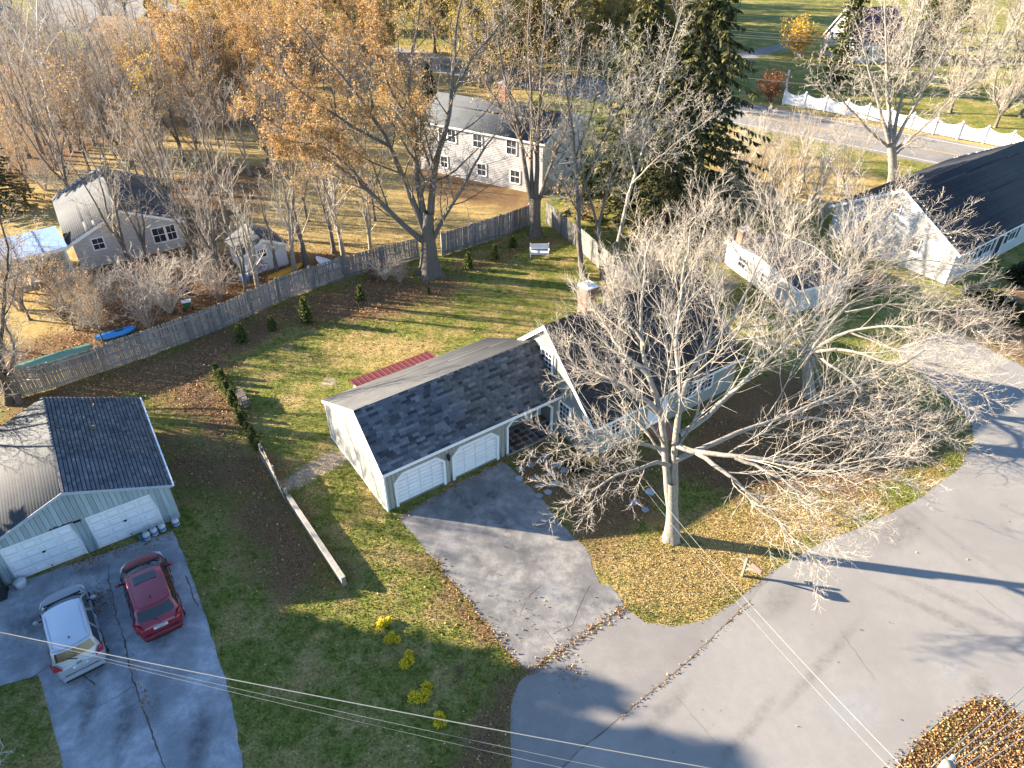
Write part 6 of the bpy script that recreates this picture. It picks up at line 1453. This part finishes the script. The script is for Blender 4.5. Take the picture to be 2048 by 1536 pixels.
for (u, v), s, lab in zip(((766, 1248), (779, 1284), (809, 1328), (843, 1388), (881, 1440)), (.85, .85, 1.0, 1.15, .95), ('golden dwarf conifer nearest the timber wall', 'golden dwarf conifer second from the timber wall', 'brightest golden dwarf conifer in the middle of the row', 'largest round golden dwarf conifer in the row', 'golden dwarf conifer at the street end of the row')):
    t = thing('golden_conifer', tuple(G(u, v)), rng.uniform(0, 6), lab, 'shrub', 'golden dwarf conifers on the lawn'); t.scale = (s, s, s); link('crown', uneven_bush(), t); link('stem', stem_me, t)
rb_ = tuft_bush(.7, 3500, .25, N_dark, .3)
for (u, v), s, lab in zip(((1950, 590), (1995, 610), (2048, 560), (2040, 640), (1150, 935)), (1.3, 1.4, 1.8, 1.5, .75), ('dark rounded evergreen shrub under the ranch windows', 'second dark evergreen shrub before the ranch', 'large evergreen shrub at the ranch entrance', 'low dark evergreen shrub beside the shaded driveway', 'small dark green shrub at the corner of the cape')):
    t = thing('evergreen_shrub', tuple(G(u, v)), 0, lab, 'shrub'); t.scale = (s, s, s); link('crown', rb_, t); link('stem', stem_me, t)
# trees standing left of the view, they shade the old driveway and the lawn
tall = conifer(10, 2.1, N_dark, .6, per=9, droop=.1, dens=18, pend=.3)
for k, (x, y, s) in enumerate(((-33, 20.9, 1.2), (-35, 19.4, 1.4), (-33, 17.4, 1.3), (-34.5, 15.2, 1.5), (-33.5, 13.2, 1.35), (-36, 11, 1.5), (-35, 8.6, 1.4))):
    put_con(tall, (x, y), 'screen_evergreen', 'dense evergreen in the screen of trees beside the teal garage', s, 'screen of evergreens')
put('wide', None, 'bare tree beyond the teal garage roof', 'bare_tree', None, .8, world=(-27.5, 31.5))
put('wide', None, 'bare tree standing beside the teal garage', 'bare_tree', None, .75, world=(-26.8, 26.9))
# dark trunk at the left end of the fence
authored('fence_end_tree', 'dark trunked tree at the left end of the wooden fence', (22, 806), [([(22, 806, 0), (10, 760, 0), (-4, 715, 0)], .24, .2, False), ([(-4, 718, 0), (-30, 640, .3), (-60, 560, .6), (-80, 480, 1)], .14, .03, True), ([(-2, 716, 0), (10, 620, .6), (15, 520, 1), (0, 420, 1.6)], .13, .03, True), ([(-4, 715, 0), (-60, 660, -.5), (-120, 600, -.8)], .1, .02, True)], m_bark_dark, m_twig, lv3)
# tips of a street-side tree rising at the lower left
bl = generic(7, 5, m_bark_pale, m_twig_pale, .3, r=.12); plant('street_tree', 'bare pale twigged tree at the street end of the old driveway', (-16.0, 8.6, 0), bl.meshes(), [leaves_of(bl, 500, .08, O_)])

# ================================================================ grass, fallen leaves
PAVE = [pix(p) for p in ([(1012, 1640), (1024, 1536), (1022, 1410), (1040, 1362), (1062, 1345), (1250, 1215), (1290, 1245), (1340, 1252), (1410, 1240), (1470, 1205), (1556, 1136), (1620, 1096), (1700, 1064), (1790, 1022), (1850, 990), (1915, 940), (1948, 885), (1945, 850), (1920, 815), (1880, 785), (1790, 700), (1850, 672), (1900, 662), (1960, 690), (2048, 735), (2350, 860), (2500, 1300), (2300, 1420), (2060, 1440), (1990, 1398), (1940, 1402), (1850, 1470), (1770, 1560), (1700, 1660)],
    [(798, 1034), (905, 973), (1003, 922), (1030, 945), (1085, 1000), (1135, 1060), (1180, 1110), (1192, 1150), (1222, 1172), (1250, 1214), (1160, 1274), (1060, 1343), (1030, 1318), (985, 1262), (930, 1195), (870, 1118), (815, 1058)],
    [(-120, 1225), (40, 1163), (345, 1062), (372, 1120), (400, 1200), (430, 1290), (455, 1380), (475, 1460), (490, 1560), (500, 1680), (160, 1680), (125, 1530), (100, 1430), (76, 1350), (0, 1372), (-150, 1400)])]
def rect_l(Mx, x0, x1, y0, y1): return np.array([tuple((Mx @ Vector((x, y, 0))))[:2] for x, y in ((x0, y0), (x1, y0), (x1, y1), (x0, y1))])
BLD = [rect_l(HM, -.05, 10, -.05, 6.4), rect_l(HM, 10, 20.5, -2.7, 5.2), rect_l(LM, -7.5, .05, -.02, 7.3)]
def on_ground(n, x0, x1, y0, y1, edge=.04):
    P = np.stack([rng.uniform(x0, x1, n), rng.uniform(y0, y1, n)], 1); ok = np.ones(n, bool)
    for q in PAVE + BLD: ok &= sdist(P, q) < -edge
    return P[ok]
def blades(P, h, w, z=0.0):
    n = len(P); a = rng.uniform(0, 6.283, n); d = np.stack([np.cos(a), np.sin(a)], 1); L = h * rng.uniform(.5, 1.3, n); ln = rng.normal(size=(n, 2)) * .5 * L[:, None]
    V = np.zeros((n, 3, 3)); V[:, 0, :2] = P - d * w; V[:, 1, :2] = P + d * w; V[:, 2, :2] = P + ln; V[:, 2, 2] = L; return V.reshape(-1, 3), np.arange(n * 3).reshape(n, 3)
Pn = np.concatenate([on_ground(150000, -22, 18, 10, 27), on_ground(170000, -26, 26, 27, 52), on_ground(50000, 5, 26, 17, 30), on_ground(110000, -20, 24, 11, 27, -.07)])
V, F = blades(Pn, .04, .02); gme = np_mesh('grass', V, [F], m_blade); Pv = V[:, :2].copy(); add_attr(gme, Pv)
go = link('grass', gme); tag(go, 'short autumn grass covering the lawns', None, kind='stuff')
def scatter_leaves(P, size, z=.015):
    n = len(P); pos = np.column_stack([P, np.full(n, z) + rng.uniform(0, .03, n)]); V, F = leaf_quads(pos, size); V[:, 2] = np.maximum(V[:, 2], .006); return V, F
cand = np.concatenate([on_ground(130000, -30, 8, 27, 56, .0), on_ground(60000, -24, 24, 10, 30, .0), on_ground(40000, -45, -4, 40, 75, .0)])
clump = .5 + .5 * np.sin(cand[:, 0] * 1.7 + 2 * np.sin(cand[:, 1] * .9)) * np.sin(cand[:, 1] * 1.3 + 2 * np.sin(cand[:, 0] * .7))
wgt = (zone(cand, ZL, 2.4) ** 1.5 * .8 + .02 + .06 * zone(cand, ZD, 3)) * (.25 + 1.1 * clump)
keep = cand[rng.random(len(cand)) < wgt]
isl = pix([(1775, 1556), (1850, 1472), (1940, 1404), (1990, 1400), (2060, 1442), (2300, 1690), (1710, 1690)]); c2 = np.stack([rng.uniform(8, 26, 60000), rng.uniform(7, 15, 60000)], 1); c2 = c2[sdist(c2, isl) > -.35 * rng.random(len(c2)) ** 2.5]
seams = []
for pts, w, n in (([(1060, 1345), (1160, 1275), (1250, 1215)], .14, 650), ([(1110, 1310), (1150, 1345), (1130, 1350)], .3, 160), ([(1003, 925), (905, 975), (800, 1036)], .13, 500), ([(345, 1068), (205, 1112), (150, 1130)], .3, 700), ([(200, 1180), (205, 1220)], .22, 260), ([(1500, 1205), (1370, 1330), (1240, 1438)], .06, 160), ([(1040, 1325), (930, 1195), (870, 1118)], .16, 350), ([(1150, 1300), (1040, 1230), (1100, 1190)], .5, 60), ([(255, 1310), (300, 1420)], .12, 90)):
    Q = smooth_line(pix(pts), 10); i = rng.integers(0, len(Q) - 1, n); t = rng.random((n, 1)); seams.append(Q[i] * (1 - t) + Q[i + 1] * t + rng.normal(size=(n, 2)) * w)
strays = np.stack([rng.uniform(-18, 24, 260), rng.uniform(11, 30, 260)], 1)
V1, F1 = scatter_leaves(keep, .1); V3, F3 = scatter_leaves(c2[:24000], .085); V2, F2 = scatter_leaves(np.concatenate(seams + [strays]), .07, .02)
V, F = cat_mesh([(V1, F1), (V2, F2), (V3, F3)]); lo_ = link('fallen_leaves', np_mesh('fallen_leaves', V, [F], L_lit)); tag(lo_, 'fallen brown and orange leaves strewn over beds, lawn and drives', None, kind='stuff')
# a few leaves lying on the teal garage roof
for k in range(12):
    p = LM @ Vector((random.uniform(-3.4, -.2), random.uniform(.3, 7), 0)); lx = LM.inverted() @ p; z = LHR - (lx.x + LW / 2) / (LW / 2) * (LHR - LHE) + .06
    v, f = leaf_quads(np.array([[0, 0, .02]]), .13); o = link('fallen_leaf', np_mesh('fallen_leaf', v, [f], Y_), None, (p.x, p.y, z)); tag(o, 'single yellow fallen leaf on the dark slope of the teal garage roof', 'leaf', 'leaves on the teal garage roof')

# ================================================================ labels: what each look-alike stands nearest to
LAND = {n: np.array(G(*p)[:2]) for n, p in {'garden shed': (540, 535), 'white gable house': (270, 500), 'covered patio': (60, 540), 'blue kayak': (232, 668), 'green canoe': (105, 715), 'green spreader': (378, 622), 'raised ranch': (950, 350), 'big maple': (860, 548), 'corner tree': (1070, 470), 'grey house': (-40, 128), 'tan roofed house': (240, 110), 'weathered shed': (185, 165), 'dark blue car': (365, 86), 'garden bench': (1079, 514), 'brick chimney': (1200, 640), 'white ranch': (1800, 520), 'huge dark spruce': (1388, 432), 'plum roofed house': (1740, 110), 'golden round shrub': (1592, 112), 'end of the vinyl fence': (1565, 205), 'far driveway': (1480, 118), 'mailbox': (1484, 1152), 'porch': (1060, 890), 'firewood rack': (488, 808), 'teal garage': (170, 1000), 'dirt path': (620, 940), 'far evergreen': (860, 215), 'hammock': (655, 525), 'outbuilding': (1520, 570)}.items()}
ORD = ['nearest', 'second nearest', 'third nearest', 'fourth nearest', 'fifth nearest', 'sixth nearest', 'seventh nearest', 'eighth nearest', 'ninth nearest', 'tenth nearest']
ORD += ['eleventh nearest', 'twelfth nearest', 'thirteenth nearest', 'fourteenth nearest', 'fifteenth nearest', 'sixteenth nearest', 'seventeenth nearest', 'eighteenth nearest', 'nineteenth nearest', 'twentieth nearest']
BASE = {'slender_tree': 'thin bare tree', 'bare_tree': 'bare grey tree', 'russet_tree': 'broad russet leaved tree', 'golden_tree': 'golden leaved tree', 'yellow_green_tree': 'yellow green leaved tree', 'sapling': 'bare bushy sapling', 'bare_shrub': 'tangled bare brown shrub', 'stepping_stone': 'rough blue grey stepping stone', 'hedge_plant': 'small dark hedge conifer', 'russet_shrub': 'russet leaved shrub', 'screen_evergreen': 'dense screen evergreen'}
ORD += ['twenty first nearest'] + ['twenty ' + w for w in ORD[1:9]] + ['thirtieth nearest', 'thirty first nearest'] + ['thirty ' + w for w in ORD[1:9]]
seen = {}
for o in COL.objects:
    if o.parent is None and 'label' in o and 'group' in o: seen.setdefault(o['label'], []).append(o)
bucket = {}
for lab, obs in seen.items():
    if len(obs) < 2: continue
    for o in obs:
        nm = o.name.split('.')[0]
        if nm not in BASE: continue
        has_leaf = nm == 'slender_tree' and any(ch.name.startswith('foliage') for ch in o.children)
        base = 'thin tree with sparse orange leaves' if has_leaf else BASE[nm]
        p = np.array(o.location[:2]); d, l = min((np.linalg.norm(p - q), n) for n, q in LAND.items() if n not in ('far evergreen',)); bucket.setdefault((base, l), []).append((d, o))
for (base, l), obs in bucket.items():
    obs.sort(key=lambda t: t[0])
    for k, (d, o) in enumerate(obs): o['label'] = f'{base} {ORD[min(k, len(ORD) - 1)]} the {l}'
